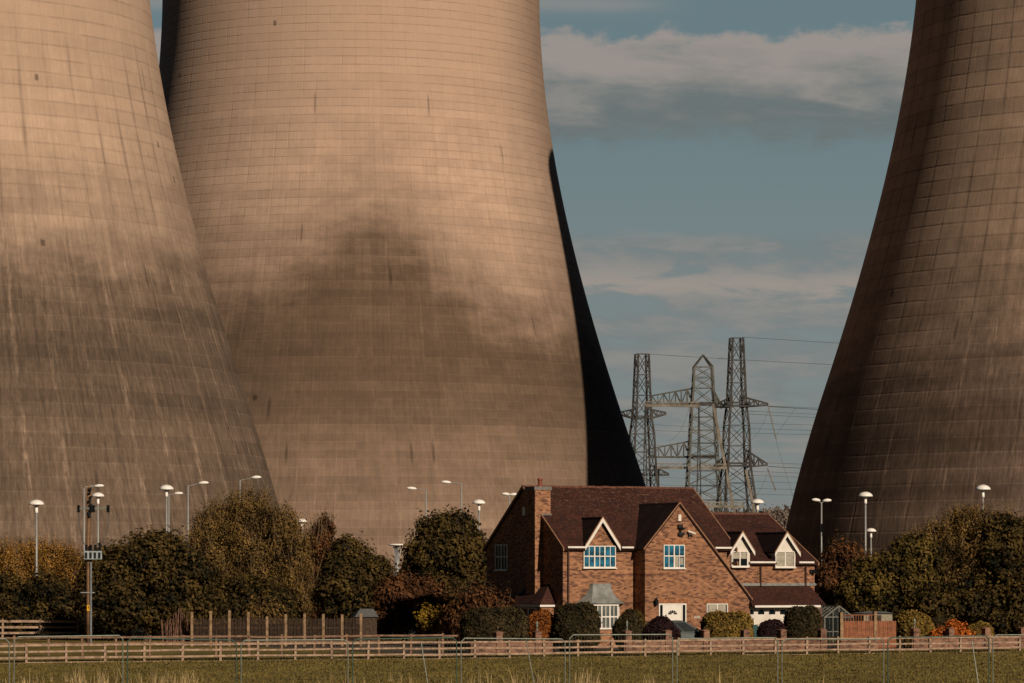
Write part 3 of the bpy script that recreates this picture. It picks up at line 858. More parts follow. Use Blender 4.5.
def gable_roof(name, x0, xa, x1, z0, za, z1, yf, yback, parent, barge=None, over=0.14, barge_w=0.13, tname='gable_roof'):
    r = MB()
    r.slab([(x0, yf, z0), (xa, yf, za), (xa, yback, za), (x0, yback, z0)], 0.11)
    r.slab([(xa, yf, za), (x1, yf, z1), (x1, yback, z1), (xa, yback, za)], 0.11)
    o = r.build(name, M['tile_shaded'], parent)
    r = MB()
    for (p, q) in (((x0, z0), (xa, za)), ((xa, za), (x1, z1))):
        r.loft([(p[0], yf - 0.03, p[1] + 0.03), (p[0], yf + 0.03, p[1] + 0.03), (p[0], yf + 0.03, p[1] - 0.06), (p[0], yf - 0.03, p[1] - 0.06)],
               [(q[0], yf - 0.03, q[1] + 0.03), (q[0], yf + 0.03, q[1] + 0.03), (q[0], yf + 0.03, q[1] - 0.06), (q[0], yf - 0.03, q[1] - 0.06)])
    r.build('verge', M['verge'], o)
    if barge:
        r = MB()
        h = barge_w * 1.9
        for (p, q) in (((x0, z0), (xa, za)), ((x1, z1), (xa, za))):
            yo = yf - 0.015 if p[0] < q[0] else yf - 0.019
            r.loft([(p[0], yo, p[1] - 0.065), (p[0], yo + 0.04, p[1] - 0.065), (p[0], yo + 0.04, p[1] - 0.065 - h), (p[0], yo, p[1] - 0.065 - h)],
                   [(q[0], yo, q[1] - 0.065), (q[0], yo + 0.04, q[1] - 0.065), (q[0], yo + 0.04, q[1] - 0.065 - h), (q[0], yo, q[1] - 0.065 - h)])
        r.build('bargeboard', M['white'], o)
    return o


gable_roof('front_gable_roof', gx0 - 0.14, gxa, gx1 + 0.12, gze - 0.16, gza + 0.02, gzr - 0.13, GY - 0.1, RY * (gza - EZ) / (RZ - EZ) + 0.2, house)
# gablet over the three light window
xw0, xw1 = lx(583), lx(615.5)
xga = lx(600.5)
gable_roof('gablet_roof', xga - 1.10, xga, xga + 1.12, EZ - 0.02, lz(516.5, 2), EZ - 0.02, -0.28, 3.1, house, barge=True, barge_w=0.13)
b = MB(); b.prism([(xga - 0.98, EZ - 0.25), (xga + 0.98, EZ - 0.25), (xga, lz(516.5, 2) - 0.22)], 'y', -0.03, 1.0); b.build('gablet_wall', M['brick'], house)
# white gutters
b = MB()
for (a, e, yy, zz) in ((0.12, xga - 1.12, -0.40, EZ - 0.20), (xga + 1.16, gx0 - 0.25, -0.40, EZ - 0.20), (XR - 1.35, XR - 0.1, -0.40, EZ - 0.20),
                       (XR + 0.95, lx(774) - 0.05, -0.34, wEZ - 0.18), (lx(796.5), WX - 0.25, -0.34, wEZ - 0.18)):
    b = MB(); b.box(a, e, yy, yy + 0.11, zz, zz + 0.10); b.build('gutter', M['white'], house)
# downpipes
def pipe(px, y, zt, zb=0.0, mat='pipe', r=0.045):
    q = MB(); X = lx(px, y); q.bar((X, y, zb), (X, y, zt), r * 2, 8); q.bar((X, y, zt), (X, y + 0.12, zt + 0.16), r * 2, 8)
    for zz in np.arange(zb + 1, zt, 1.8): q.bar((X, y, zz), (X, y, zz + 0.08), r * 2.7, 8)
    q.build('downpipe', M[mat], house)
pipe(568.5, -0.08, EZ - 0.3); pipe(640, -0.12, EZ - 0.35, mat='verge'); pipe(761, -0.04, wEZ - 0.25, lz(586, 13)); pipe(806, -0.04, wEZ - 0.25, lz(586, 16))

# --- windows
def window(parent, X, y, z0, w_, h, lights, glass, rot=0.0, rows=None, name='window', curtain=None, split=0.52, fw=0.05, depth=0.07):
    """frame (with its mullions and glazing bars), pane and sill; X,y is the left bottom corner on the wall"""
    f = MB()
    f.box(-fw, w_ + fw, -depth, 0.02, h, h + fw); f.box(-fw, w_ + fw, -depth, 0.02, -fw, 0)
    f.box(-fw, 0, -depth, 0.02, 0, h); f.box(w_, w_ + fw, -depth, 0.02, 0, h)
    lw = w_ / lights
    for i in range(1, lights): f.box(lw * i - 0.038, lw * i + 0.038, -depth + 0.004, 0.02, 0, h)
    for i in range(lights):
        a, e = lw * i + (0.045 if i else 0), lw * (i + 1) - (0.045 if i < lights - 1 else 0)
        if rows and rows[i]:
            f.box(a, e, -depth + 0.008, 0.02, h * split - 0.03, h * split + 0.03)
            f.box((a + e) / 2 - 0.018, (a + e) / 2 + 0.018, -depth + 0.012, 0.02, 0, h * split - 0.03)
            f.box((a + e) / 2 - 0.018, (a + e) / 2 + 0.018, -depth + 0.012, 0.02, h * split + 0.03, h)
    o = f.build(name, M['white'], parent, loc=(X, y, z0), rotz=rot)
    p = MB(); p.box(0, w_, -0.015, 0.0, 0.002, h - 0.002); p.build('pane', M[glass], o)
    if curtain:
        q = MB()
        for (a, e, c0, c1) in curtain: q.box(w_ * a + 0.01, w_ * e - 0.01, -0.022, -0.016, h * c0 + 0.01, h * c1 - 0.01)
        q.build('curtain', M['curtain'], o)
    s_ = MB(); s_.box(-fw - 0.05, w_ + fw + 0.05, -depth - 0.07, 0.02, -fw - 0.06, -fw - 0.003); s_.build('sill', M['white'], o)
    return o


def fwin(px0, px1, pt, pb, y, lights, glass, **kw):
    a, e = lx(px0, y) + 0.06, lx(px1, y) - 0.06
    z1_, z0_ = lz(pt, a, y) - 0.06, lz(pb, a, y) + 0.10
    return window(house, a, y, z0_, e - a, z1_ - z0_, lights, glass, **kw)


fwin(583, 615.5, 545.5, 568.5, -0.04, 3, 'tealglass', rows=(1, 1, 1))
fwin(663, 684.5, 544.5, 569, GY - 0.01, 2, 'tealglass', rows=(1, 1), curtain=[(0.52, 0.74, 0.0, 0.5), (0.8, 0.98, 0.1, 0.45)])
fwin(706, 727.5, 603.5, 628, GY - 0.01, 2, 'greyglass', curtain=[(0.05, 0.95, 0.0, 1.0)])
# gable end window and loft vent
ya = ly(496, 0); yb2 = ly(508, 0)
zt, zb = lz(544.5, 0, ya), lz(570.5, 0, ya)
window(house, 0.0, ya - 0.06, zb + 0.08, (ya - yb2) - 0.12, zt - zb - 0.14, 2, 'darkglass', rot=-math.pi / 2, rows=(1, 1))
b = MB(); yv = ly(523.5); b.box(-0.05, 0.0, yv - 0.28, yv + 0.05, lz(515.5, 0, yv), lz(507, 0, yv)); b.build('vent', M['white'], house)
b = MB(); X = lx(679.3, GY); z_ = lz(521, X, GY); b.box(X - 0.09, X + 0.09, GY - 0.07, GY, z_, z_ + 0.36); b.build('vent', M['white'], house)
# alarm lights and camera on the front gable
b = MB(); X = lx(679.5, GY); z_ = lz(528, X, GY); b.box(X - 0.14, X + 0.12, GY - 0.2, GY, z_, z_ + 0.2); b.bar((X, GY - 0.1, z_), (X + 0.1, GY - 0.3, z_ - 0.06), 0.14); b.build('floodlight', M['blackm'], house)
b = MB(); X = lx(681, GY); z_ = lz(535.5, X, GY); b.box(X - 0.22, X + 0.14, GY - 0.18, GY, z_, z_ + 0.17); b.bar((X - .1, GY - 0.1, z_ + .1), (X - .1, GY - 0.12, z_ + 0.3), 0.07); b.build('floodlight', M['blackm'], house)
b = MB(); X = lx(690, GY); z_ = lz(534, X, GY); b.bar((X - 0.2, GY - 0.15, z_ + 0.16), (X + 0.16, GY - 0.35, z_), 0.11, 8)
cc = b.build('security_camera', M['white'], house)
b = MB(); b.bar((X - .1, GY, z_ - 0.08), (X, GY - 0.22, z_ + 0.02), 0.06, 6); b.ball((X - 0.06, GY - 0.06, z_ - 0.05), 0.09); b.build('bracket', M['blackm'], cc)
# front door, white with a dark fan light in it and dark side glass
a, e = lx(658.5, GY), lx(686, GY); zt = lz(603.5, a, GY); zb = 0.12
b = MB(); b.box(a, e, GY - 0.05, GY + 0.02, zt - 0.08, zt); b.box(a, a + 0.07, GY - 0.05, GY + 0.02, zb, zt - 0.08); b.box(e - 0.07, e, GY - 0.05, GY + 0.02, zb, zt - 0.08)
b.box(a + 0.24, a + 0.30, GY - 0.05, GY + 0.02, zb, zt - 0.08); b.box(e - 0.30, e - 0.24, GY - 0.05, GY + 0.02, zb, zt - 0.08)
dr = b.build('front_door', M['white'], house)
b = MB(); b.box(a + 0.30, e - 0.30, GY - 0.03, GY + 0.02, zb, zt - 0.08); dl = b.build('door_leaf', M['white'], dr)
b = MB(); b.box(a + 0.07, a + 0.24, GY - 0.02, GY + 0.01, zb, zt - 0.08); b.build('side_glass', M['darkglass'], dr)
b = MB(); b.box(e - 0.24, e - 0.07, GY - 0.02, GY + 0.01, zb, zt - 0.08); b.build('side_glass', M['darkglass'], dr)
b = MB(); X = (a + e) / 2; z_ = zt - 0.62
for i in range(5):
    t0, t1 = math.pi * i / 5 + 0.06, math.pi * (i + 1) / 5 - 0.06
    b.loft([(X - 0.08 * math.cos(t0), GY - 0.040, z_ + 0.08 * math.sin(t0)), (X - 0.30 * math.cos(t0), GY - 0.040, z_ + 0.24 * math.sin(t0)),
            (X - 0.30 * math.cos(t1), GY - 0.040, z_ + 0.24 * math.sin(t1)), (X - 0.08 * math.cos(t1), GY - 0.040, z_ + 0.08 * math.sin(t1))],
           [(X - 0.08 * math.cos(t0), GY - 0.030, z_ + 0.08 * math.sin(t0)), (X - 0.30 * math.cos(t0), GY - 0.030, z_ + 0.24 * math.sin(t0)),
            (X - 0.30 * math.cos(t1), GY - 0.030, z_ + 0.24 * math.sin(t1)), (X - 0.08 * math.cos(t1), GY - 0.030, z_ + 0.08 * math.sin(t1))])
b.build('fan_light', M['darkglass'], dr)
b = MB(); b.box(e - 0.37, e - 0.34, GY - 0.09, GY - 0.03, zb + 0.95, zb + 1.12); b.build('handle', M['galv'], dr)
b = MB(); b.box(a - 0.1, e + 0.1, GY - 0.5, GY - 0.002, 0.0, 0.12); b.build('doorstep', M['stone'], house)
# wall lantern
b = MB(); X = lx(655, GY); z_ = lz(605.5, X, GY); b.lathe([(0.02, 0), (0.07, 0.04), (0.11, 0.26), (0.13, 0.28), (0.03, 0.40), (0.01, 0.44)], (X, GY - 0.2, z_), 8)
b.bar((X, GY - 0.2, z_ + 0.44), (X, GY, z_ + 0.36), 0.03); b.build('wall_lantern', M['blackm'], house)
b = MB(); X = lx(697, GY); z_ = lz(618.5, X, GY); b.box(X - 0.2, X + 0.2, GY - 0.02, GY, z_, z_ + 0.14); b.build('name_plate', M['stone'], house)
b = MB(); X = lx(812, 0); z_ = lz(573, X, 0); b.box(X - 0.14, X + 0.1, -0.12, 0.05, z_, z_ + 0.2); b.bar((X, -0.1, z_ + .1), (X + 0.12, -0.28, z_ + .05), 0.15); b.build('floodlight', M['blackm'], house)
# soldier courses over the openings
for (p0, p1, py) in ((656, 689, 603), (703.5, 730, 603), (661, 687, 544)):
    b = MB(); a, e = lx(p0, GY), lx(p1, GY); z_ = lz(py, a, GY); n = int((e - a) / 0.085)
    for i in range(n): b.box(a + (e - a) * i / n, a + (e - a) * (i + 1) / n - 0.012, GY - 0.012, GY - 0.002, z_, z_ + 0.215)
    b.build('lintel_course', M['soldier'], house)

# lead roofed canted bay window
bx0, bx1 = lx(586, -0.6), lx(624, -0.6)
zt, zb = lz(604, 1.5, -0.6), lz(629.5, 1.5, -0.6)
xm0, xm1 = bx0 + 0.42, bx1 - 0.42
by = -0.68
b = MB(); b.prism([(bx0, -0.003), (xm0, by + 0.04), (xm1, by + 0.04), (bx1, -0.003)], 'z', 0, zb); b.build('bay_plinth', M['brick'], house)
bay = MB(); bay.prism([(bx0 - 0.05, -0.003), (xm0 - 0.03, by - 0.05), (xm1 + 0.03, by - 0.05), (bx1 + 0.05, -0.003)], 'z', zb + 0.002, zb + 0.09)
H_ = zt - 0.10 - (zb + 0.09)
bayo = bay.build('bay_window', M['white'], house)
bay = MB(); bay.prism([(bx0 - 0.05, -0.003), (xm0 - 0.03, by - 0.05), (xm1 + 0.03, by - 0.05), (bx1 + 0.05, -0.003)], 'z', zt - 0.10, zt); bay.build('head_board', M['white'], bayo)


def bay_face(p, q, lights):
    p, q = Vector((*p, 0)), Vector((*q, 0)); L = (q - p).length; ang = math.atan2(q.y - p.y, q.x - p.x)
    m_ = Matrix.Translation((p.x, p.y, zb + 0.09)) @ Matrix.Rotation(ang, 4, 'Z')
    fr = MB()
    fr.box(0, 0.06, -0.03, 0.04, 0, H_, m_); fr.box(L - 0.06, L, -0.03, 0.04, 0, H_, m_)
    gl = MB(); gl.box(0.06, L - 0.06, 0.0, 0.02, 0.0, H_, m_)
    lw = L / lights
    for i in range(lights):
        if i: fr.box(lw * i - 0.04, lw * i + 0.04, -0.028, 0.04, 0, H_, m_)
        a_, e_ = lw * i + (0.04 if i else 0.06), lw * (i + 1) - (0.04 if i < lights - 1 else 0.06)
        fr.box(a_, e_, -0.026, 0.03, H_ * 0.47, H_ * 0.53, m_)
        mm = (a_ + e_) / 2
        fr.box(mm - 0.018, mm + 0.018, -0.020, 0.03, 0, H_ * 0.47, m_); fr.box(mm - 0.018, mm + 0.018, -0.020, 0.03, H_ * 0.53, H_, m_)
    fr.build('casement', M['white'], bayo)
    gl.build('pane', M['greyglass'], bayo)


bay_face((bx0, -0.003), (xm0, by), 1); bay_face((xm0, by), (xm1, by), 3); bay_face((xm1, by), (bx1, -0.003), 1)
# concave lead roof, sweeping out to the eave
rg = []
tz = lz(583.5, 1.5, 0)
for i in range(9):
    s_ = i / 8.0
    o_ = (1 - s_) ** 1.0 * 0.0 + (s_ ** 2.1)
    zz = tz - (tz - zt - 0.02) * s_
    ex = 0.55 * o_ + 0.0
    rg.append([(xm0 + 0.12 - 0.90 * o_, -0.003, zz), (xm0 + 0.2 - 0.40 * o_, -0.22 - 0.62 * o_, zz), (xm1 - 0.2 + 0.40 * o_, -0.22 - 0.62 * o_, zz), (xm1 - 0.12 + 0.90 * o_, -0.003, zz)])
b = MB(); b.rings(rg); b.build('bay_roof', M['lead'], house)

# dormers of the wing
def dormer(pa, pya, pl, pr, pyb, wins, glasskw):
    yf = -0.12
    xa, x0_, x1_ = lx(pa, yf), lx(pl, yf), lx(pr, yf)
    za_ = lz(pya, xa, yf); ze_ = lz(pyb, xa, yf); zs = lz(568, xa, yf) + 0.05
    q = MB(); q.prism([(x0_ + 0.14, zs), (x1_ - 0.14, zs), (x1_ - 0.14, ze_ + 0.05), (xa, za_ - 0.16), (x0_ + 0.14, ze_ + 0.05)], 'y', yf, 2.2)
    fr = q.build('dormer_face', M['offwhite'], house)
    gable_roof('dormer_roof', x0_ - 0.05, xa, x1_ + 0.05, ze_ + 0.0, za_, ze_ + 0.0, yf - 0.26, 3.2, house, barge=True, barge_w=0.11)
    return fwin(wins[0], wins[1], wins[2], wins[3], yf - 0.005, 2, 'darkglass', **glasskw)


dormer(740.5, 531, 729, 752, 551, (731.5, 747.5, 551, 567.5), dict(curtain=[(0.0, 1.0, 0.5, 1.0)]))
dormer(785, 531.5, 773.5, 797.5, 552, (774.8, 794.5, 551, 568), dict(curtain=[(0.0, 0.5, 0.0, 1.0), (0.5, 1.0, 0.0, 1.0)]))

# garage lean-to
LY = -1.45
lx0, lx1 = gx1 - 0.05, lx(823, LY)
ztop = lz(585.5, 13, 0.0); zbot = lz(603.5, 13, LY)
b = MB(); b.slab([(lx0, 0.08, ztop), (lx1 + 0.02, 0.08, ztop), (lx1 + 0.1, LY - 0.15, zbot - 0.06), (lx0, LY - 0.15, zbot - 0.06)], 0.12); b.build('garage_roof', M['tile'], house)
b = MB(); b.box(lx0 - 0.1, lx(816), 0.0, 0.045, ztop - 0.02, ztop + 0.13); b.box(lx0 + 0.02, lx(816.5), -0.02, 0.0, ztop + 0.03, ztop + 0.06); b.build('lead_flashing', M['lead'], house)
b = MB(); b.box(lx0 + 0.12, lx1 - 0.3, LY - 0.26, LY - 0.15, zbot - 0.22, zbot - 0.10); b.build('gutter', M['white'], house)
b = MB(); b.box(lx1 - 0.42, lx1 - 0.02, LY + 0.05, 0.04, 0, zbot - 0.1); b.build('garage_pier', M['brick'], house)
b = MB(); b.box(gx1 + 0.003, lx1 - 0.423, LY + 0.36, LY + 0.50, 0, zbot + 0.1); b.build('garage_wall', M['offwhite'], house)
gd0, gd1 = gx1 + 0.05, lx(797, LY + 0.3)
gz = zbot - 0.22
b = MB(); b.box(gd0, gd1, LY + 0.30, LY + 0.357, 0.05, gz)
for i in range(1, 8): b.box(gd0, gd1, LY + 0.285, LY + 0.30, 0.05 + (gz - 0.6) * i / 8 - 0.012, 0.05 + (gz - 0.6) * i / 8)
go = b.build('garage_door', M['offwhite'], house)
for pxm in (750.5, 761, 772, 783):
    xm = lx(pxm, LY + 0.3); b = MB(); z_ = lz(614.2, xm, LY + 0.3); r_ = 0.20
    poly = [(xm - r_, z_)] + [(xm - r_ * math.cos(t), z_ + 0.10 + r_ * 0.75 * math.sin(t)) for t in np.linspace(0, math.pi, 9)] + [(xm + r_, z_)]
    b.prism(poly, 'y', LY + 0.27, LY + 0.299); b.build('arched_pane', M['darkglass'], go)
b = MB(); X = lx(754.5, LY + .2); b.box(X - 0.25, X + 0.25, LY + 0.24, LY + 0.28, 0.3, 1.25); b.build('pet_flap', plain('teal plastic', (0.03, 0.07, 0.07), 0.4), house)

# chimney on the left gable
cy = ly(543, 0); cz1 = lz(490, 0, cy); czs = lz(513.5, 0, cy)
cxl = lx(535, cy); cxr = lx(550.5, cy)
b = MB(); b.box(cxl, -0.003, cy, cy + 1.15, 0, czs); b.box(cxl, cxr, cy, cy + 1.15, czs + 0.001, cz1); ch = b.build('chimney', M['brick'], house)
b = MB(); b.box(cxl - 0.06, cxr + 0.06, cy - 0.06, cy + 1.21, cz1 + 0.001, cz1 + 0.20); b.box(-0.15, cxr + 0.05, cy - 0.05, cy + 1.2, czs - 0.12, czs - 0.001); b.build('chimney_cap', plain('cement cap', (0.17, 0.145, 0.125), 0.9), ch)
b = MB(); b.lathe([(0.15, 0), (0.13, 0.12), (0.12, 0.34), (0.15, 0.38), (0.15, 0.46), (0.09, 0.46)], (lx(540, cy + .5) , cy + 0.5, cz1 + 0.20), 14); b.build('chimney_pot', M['clay'], ch)
# side bay at its foot, tiled hip roof
ey0 = ly(555, 0.0); exl = lx(541, ey0); ey1 = ly(511, exl)
ezt = lz(605, 0, ey0); ezp = lz(583.5, 0, ey0 + 1)
b = MB(); b.box(exl, -0.003, ey0, ey0 + 0.5, 0, ezt - 0.1); b.box(exl, -0.003, ey1 - 0.4, ey1, 0, ezt - 0.1); b.box(exl + .02, -0.003, ey0 + .5, ey1 - .4, 0, 0.9); b.build('side_bay_wall', M['brick'], house)
b = MB(); b.box(exl - 0.12, 0.0, ey0 - 0.12, ey1 + 0.1, ezt - 0.1, ezt + 0.02); b.build('fascia', M['white'], house)
b = MB()
e0 = [(exl - 0.16, ey0 - 0.16, ezt + 0.03), (0.02, ey0 - 0.16, ezt + 0.03), (0.02, ey1 + 0.14, ezt + 0.03), (exl - 0.16, ey1 + 0.14, ezt + 0.03)]
vb = [b.bm.verts.new(p) for p in e0]; t0, t1 = b.bm.verts.new((0.02, ey0 + 0.75, ezp)), b.bm.verts.new((0.02, ey1 - 0.75, ezp))
for f_ in ((vb[0], vb[1], t0), (vb[0], t0, t1, vb[3]), (vb[3], t1, vb[2]), (vb[1], vb[2], t1, t0), (vb[3], vb[2], vb[1], vb[0])): b.bm.faces.new(f_)
b.build('side_bay_roof', M['tile'], house)
window(house, exl, ey1 - 0.5, 1.0, (ey1 - ey0) - 1.1, ezt - 0.2 - 1.0, 3, 'darkglass', rot=-math.pi / 2)
b = MB(); b.box(-14, 22, -12, 16, 0.0, 0.008); dv = b.build('drive', M['drive'], None, loc=(HX, HYY, 0), rotz=HR); tag(dv, kind='structure')

# ------------------------------------------------------------------ parked car
def build_car():
    Y = 194.5
    Xc = (679 - CX) * Y / F
    car = empty('parked_car', (Xc, Y, 0.01), RAD(9), 'grey green hatchback parked in front of the white front door', 'car')
    # stations along the car (x), rear at -, nose at +; half widths and heights
    def ring(x, zb_, zt_, hw, ht):
        return [(x, -hw * 0.96, zb_), (x, -hw, (zb_ + zt_) * 0.5), (x, -hw * 0.95, zt_ - 0.06), (x, -ht, zt_), (x, ht, zt_), (x, hw * 0.95, zt_ - 0.06), (x, hw, (zb_ + zt_) * 0.5), (x, hw * 0.96, zb_)]
    b = MB()
    b.rings([ring(-2.0, 0.45, 0.85, 0.72, 0.6), ring(-1.93, 0.28, 1.02, 0.82, 0.72), ring(-1.4, 0.22, 1.06, 0.87, 0.78), ring(0.0, 0.20, 1.02, 0.88, 0.8), ring(0.9, 0.22, 1.0, 0.87, 0.76),
             ring(1.5, 0.24, 0.90, 0.85, 0.7), ring(1.88, 0.28, 0.76, 0.78, 0.62), ring(2.02, 0.36, 0.62, 0.66, 0.5)])
    body = b.build('body', M['carpaint'], car, smooth=True)
    b = MB()      # cabin: pillars and roof
    def cab(x, z, hw): return (x, -hw, z), (x, hw, z)
    prof_b = [(-1.86, 1.0), (1.18, 0.97)]; 
    lo = [(-1.88, -0.80, 1.0), (1.22, -0.78, 0.96), (1.22, 0.78, 0.96), (-1.88, 0.80, 1.0)]
    hi_ = [(-1.62, -0.60, 1.52), (0.22, -0.60, 1.55), (0.22, 0.60, 1.55), (-1.62, 0.60, 1.52)]
    b.rings([lo, hi_, [(-1.45, -0.50, 1.58), (0.02, -0.50, 1.60), (0.02, 0.50, 1.60), (-1.45, 0.50, 1.58)]])
    b.build('cabin', M['carpaint'], car, smooth=False, bevel=0.04)
    def pt(u, v, side):      # point on the cabin side: u 0..1 along, v 0..1 up
        L0, L1 = Vector(lo[0 if side < 0 else 3]), Vector(lo[1 if side < 0 else 2]); H0, H1 = Vector(hi_[0 if side < 0 else 3]), Vector(hi_[1 if side < 0 else 2])
        return L0.lerp(L1, u).lerp(H0.lerp(H1, u), v)
    for side in (-1, 1):
        for (u0, u1) in ((0.07, 0.34), (0.37, 0.64), (0.67, 0.93)):
            b = MB(); o_ = Vector((0, side * 0.035, 0.012))
            q = [pt(u0, .1, side) + o_, pt(u1, .1, side) + o_, pt(u1, .9, side) + o_, pt(u0, .9, side) + o_]
            b.loft(q, [p - o_ * 0.6 for p in q]); b.build('side_window', M['carglass'], car)
    for nm, i, j, ox in (('windscreen', 1, 2, 0.012), ('rear_window', 0, 3, -0.012)):
        A_, B_ = Vector(lo[i]), Vector(lo[j]); C_, D_ = Vector(hi_[i]), Vector(hi_[j])
        q = [A_.lerp(B_, .07).lerp(C_.lerp(D_, .07), .08), A_.lerp(B_, .93).lerp(C_.lerp(D_, .93), .08), A_.lerp(B_, .93).lerp(C_.lerp(D_, .93), .93), A_.lerp(B_, .07).lerp(C_.lerp(D_, .07), .93)]
        o_ = Vector((ox, 0, 0.006)); q = [p + o_ for p in q]
        b = MB(); b.loft(q, [p - o_ * 0.6 for p in q]); b.build(nm, M['carglass'], car)
    for sx in (-1.28, 1.25):
        for sy in (-1, 1):
            b = MB(); c_ = Vector((sx, sy * 0.78, 0.31))
            b.bar(c_ - Vector((0, 0.10, 0)), c_ + Vector((0, 0.12 * 1, 0)), 0.62, 20); wh = b.build('wheel', M['tyre'], car)
            b = MB(); b.bar(c_ + Vector((0, sy * 0.10, 0)), c_ + Vector((0, sy * 0.135, 0)), 0.40, 16); b.build('rim', M['rim'], wh)
    for sy in (-1, 1):
        b = MB(); b.ball((1.80, sy * 0.62, 0.70), (0.17, 0.14, 0.09)); b.build('headlight', M['clearlamp'], car, smooth=True)
        b = MB(); b.box(-1.99, -1.80, sy * 0.72 - 0.14, sy * 0.72 + 0.125, 0.80, 1.12); b.build('tail_light', M['redlamp'], car, bevel=0.02)
        b = MB(); b.ball((0.85, sy * 0.98, 1.04), (0.09, 0.13, 0.08)); b.build('wing_mirror', M['carpaint'], car, smooth=True)
    b = MB(); b.box(1.99, 2.05, -0.45, 0.45, 0.34, 0.52); b.build('grille', M['blackm'], car)


build_car()

# ------------------------------------------------------------------ garden wall with pillars
wdir = Vector((43.45, 24.1, 0)).normalized(); WR = math.atan2(wdir.y, wdir.x)


def wall_pt(px, d): Y = YF(px) + d; return Vector(((px - CX) * Y / F, Y, 0))


def garden_wall(label, px0, px1, pillars, zt_=0.60, d=2.6):
    o0, o1 = wall_pt(px0, d), wall_pt(px1, d); L = (o1 - o0).length; ang = math.atan2(o1.y - o0.y, o1.x - o0.x)
    t = empty('garden_wall', o0, ang, label, 'wall', 'low brick garden walls')
    xs = []
    for (pp, fin) in pillars:
        q = wall_pt(pp, d); xs.append(((q - o0).length, fin))
    b = MB(); b.box(0, L, -0.11, 0.11, 0, zt_); b.build('wall', M['gbrick'], t)
    b = MB(); b.box(0, L, -0.15, 0.15, zt_ + 0.001, zt_ + 0.06); b.build('coping', M['gbrick'], t)
    for X, fin in xs:
        b = MB(); b.box(X - 0.18, X + 0.18, -0.18, 0.18, 0, 1.10); p = b.build('pillar', M['gbrick'], t)
        b = MB(); b.rings([[(X - s, -s, z), (X + s, -s, z), (X + s, s, z), (X - s, s, z)] for s, z in ((0.20, 1.101), (0.20, 1.14), (0.05, 1.20))]); b.build('cap', M['gbrick'], p)
        if fin:
            b = MB(); b.lathe([(0.04, 0), (0.025, 0.12), (0.055, 0.2), (0.06, 0.36), (0.07, 0.38), (0.02, 0.5)], (X, 0, 1.195), 8); b.build('pillar_lamp', M['galv'], p)


garden_wall('low brick wall running left from the pillar below the copper bush', 470, 552, [(498, 0), (537, 1)])
garden_wall('low brick wall in front of the car and the garage', 623, 826, [(627, 1), (667, 0), (705, 0), (745, 0), (782, 0), (822, 0)])
garden_wall('low brick wall under the orange stained board fence', 839, 877, [], 0.5)
garden_wall('low brick wall at the right with a lantern on its first pillar', 911, 1052, [(914.6, 1), (950, 0), (986, 0), (1022, 0)])

# ------------------------------------------------------------------ rail fences
def rail_fence(label, p0, p1, spacing_fn, top, rails, mat, d=0.0, end_x=None, rr=0.045, seed=1, plank=True):
    rnd = random.Random(seed)
    o0, o1 = p0, p1
    L = (o1 - o0).length; ang = math.atan2(o1.y - o0.y, o1.x - o0.x)
    t = empty('rail_fence', o0, ang, label, 'fence', 'wooden post and rail fences')
    n = int(round(L / spacing_fn)); xs = [L * i / n for i in range(n + 1)]
    gg = [ground_z(*(o0 + (o1 - o0) * (i / n)).xy) for i in range(n + 1)]
    for i_, X in enumerate(xs):
        G_ = gg[i_]
        b = MB(); l_ = rnd.uniform(-0.03, 0.03); h = top + rnd.uniform(0.0, 0.07)
        b.loft([(X - 0.06, -0.05, G_ - 0.05), (X + 0.06, -0.05, G_ - 0.05), (X + 0.06, 0.07, G_ - 0.05), (X - 0.06, 0.07, G_ - 0.05)],
               [(X - 0.055 + l_, -0.05, G_ + h), (X + 0.055 + l_, -0.05, G_ + h), (X + 0.055 + l_, 0.06, G_ + h - 0.03), (X - 0.055 + l_, 0.06, G_ + h - 0.03)])
        b.build('post', mat, t)
    for i in range(0, n, 2):
        j = min(i + 2, n)
        for z in rails:
            z0_, z1_ = gg[i] + z + rnd.uniform(-0.03, 0.025), gg[j] + z + rnd.uniform(-0.03, 0.025); s = rr * rnd.uniform(0.9, 1.12)
            b = MB(); a_, e_ = xs[i] - 0.03, xs[j] + 0.02
            m_ = (a_ + e_) / 2; zm = (z0_ + z1_) / 2 - rnd.uniform(0, 0.015)
            b.rings([[(x_, -0.095, zz - s), (x_, -0.052, zz - s), (x_, -0.052, zz + s), (x_, -0.095, zz + s)] for x_, zz in ((a_, z0_), (m_, zm), (e_, z1_))])
            b.build('rail', mat, t)
    return t


def on_fence(px, d=0.0): Y = YF(px) + d; return Vector(((px - CX) * Y / F, Y, 0))


_q0, _q1 = on_fence(26), on_fence(900); _u = (_q1 - _q0).normalized()
F_A, F_B = _q0 - _u * 1.987 * 2, _q0 + _u * 1.987 * 29
rail_fence('long pale post and rail fence across the whole field', F_A, F_B, 1.987, 0.93, (0.86, 0.57, 0.28, 0.03), M['timber'])
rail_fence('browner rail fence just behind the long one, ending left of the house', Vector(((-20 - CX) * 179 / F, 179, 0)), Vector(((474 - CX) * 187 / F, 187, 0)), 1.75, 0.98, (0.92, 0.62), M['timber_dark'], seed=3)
rail_fence('short rail fence left of the utility pole at the hedge', Vector(((-35 - CX) * 228 / F, 228, 0)), Vector(((78 - CX) * 228 / F, 228, 0)), 2.1, 1.26, (1.15, 0.80, 0.45), M['timber'], seed=5, rr=0.07)
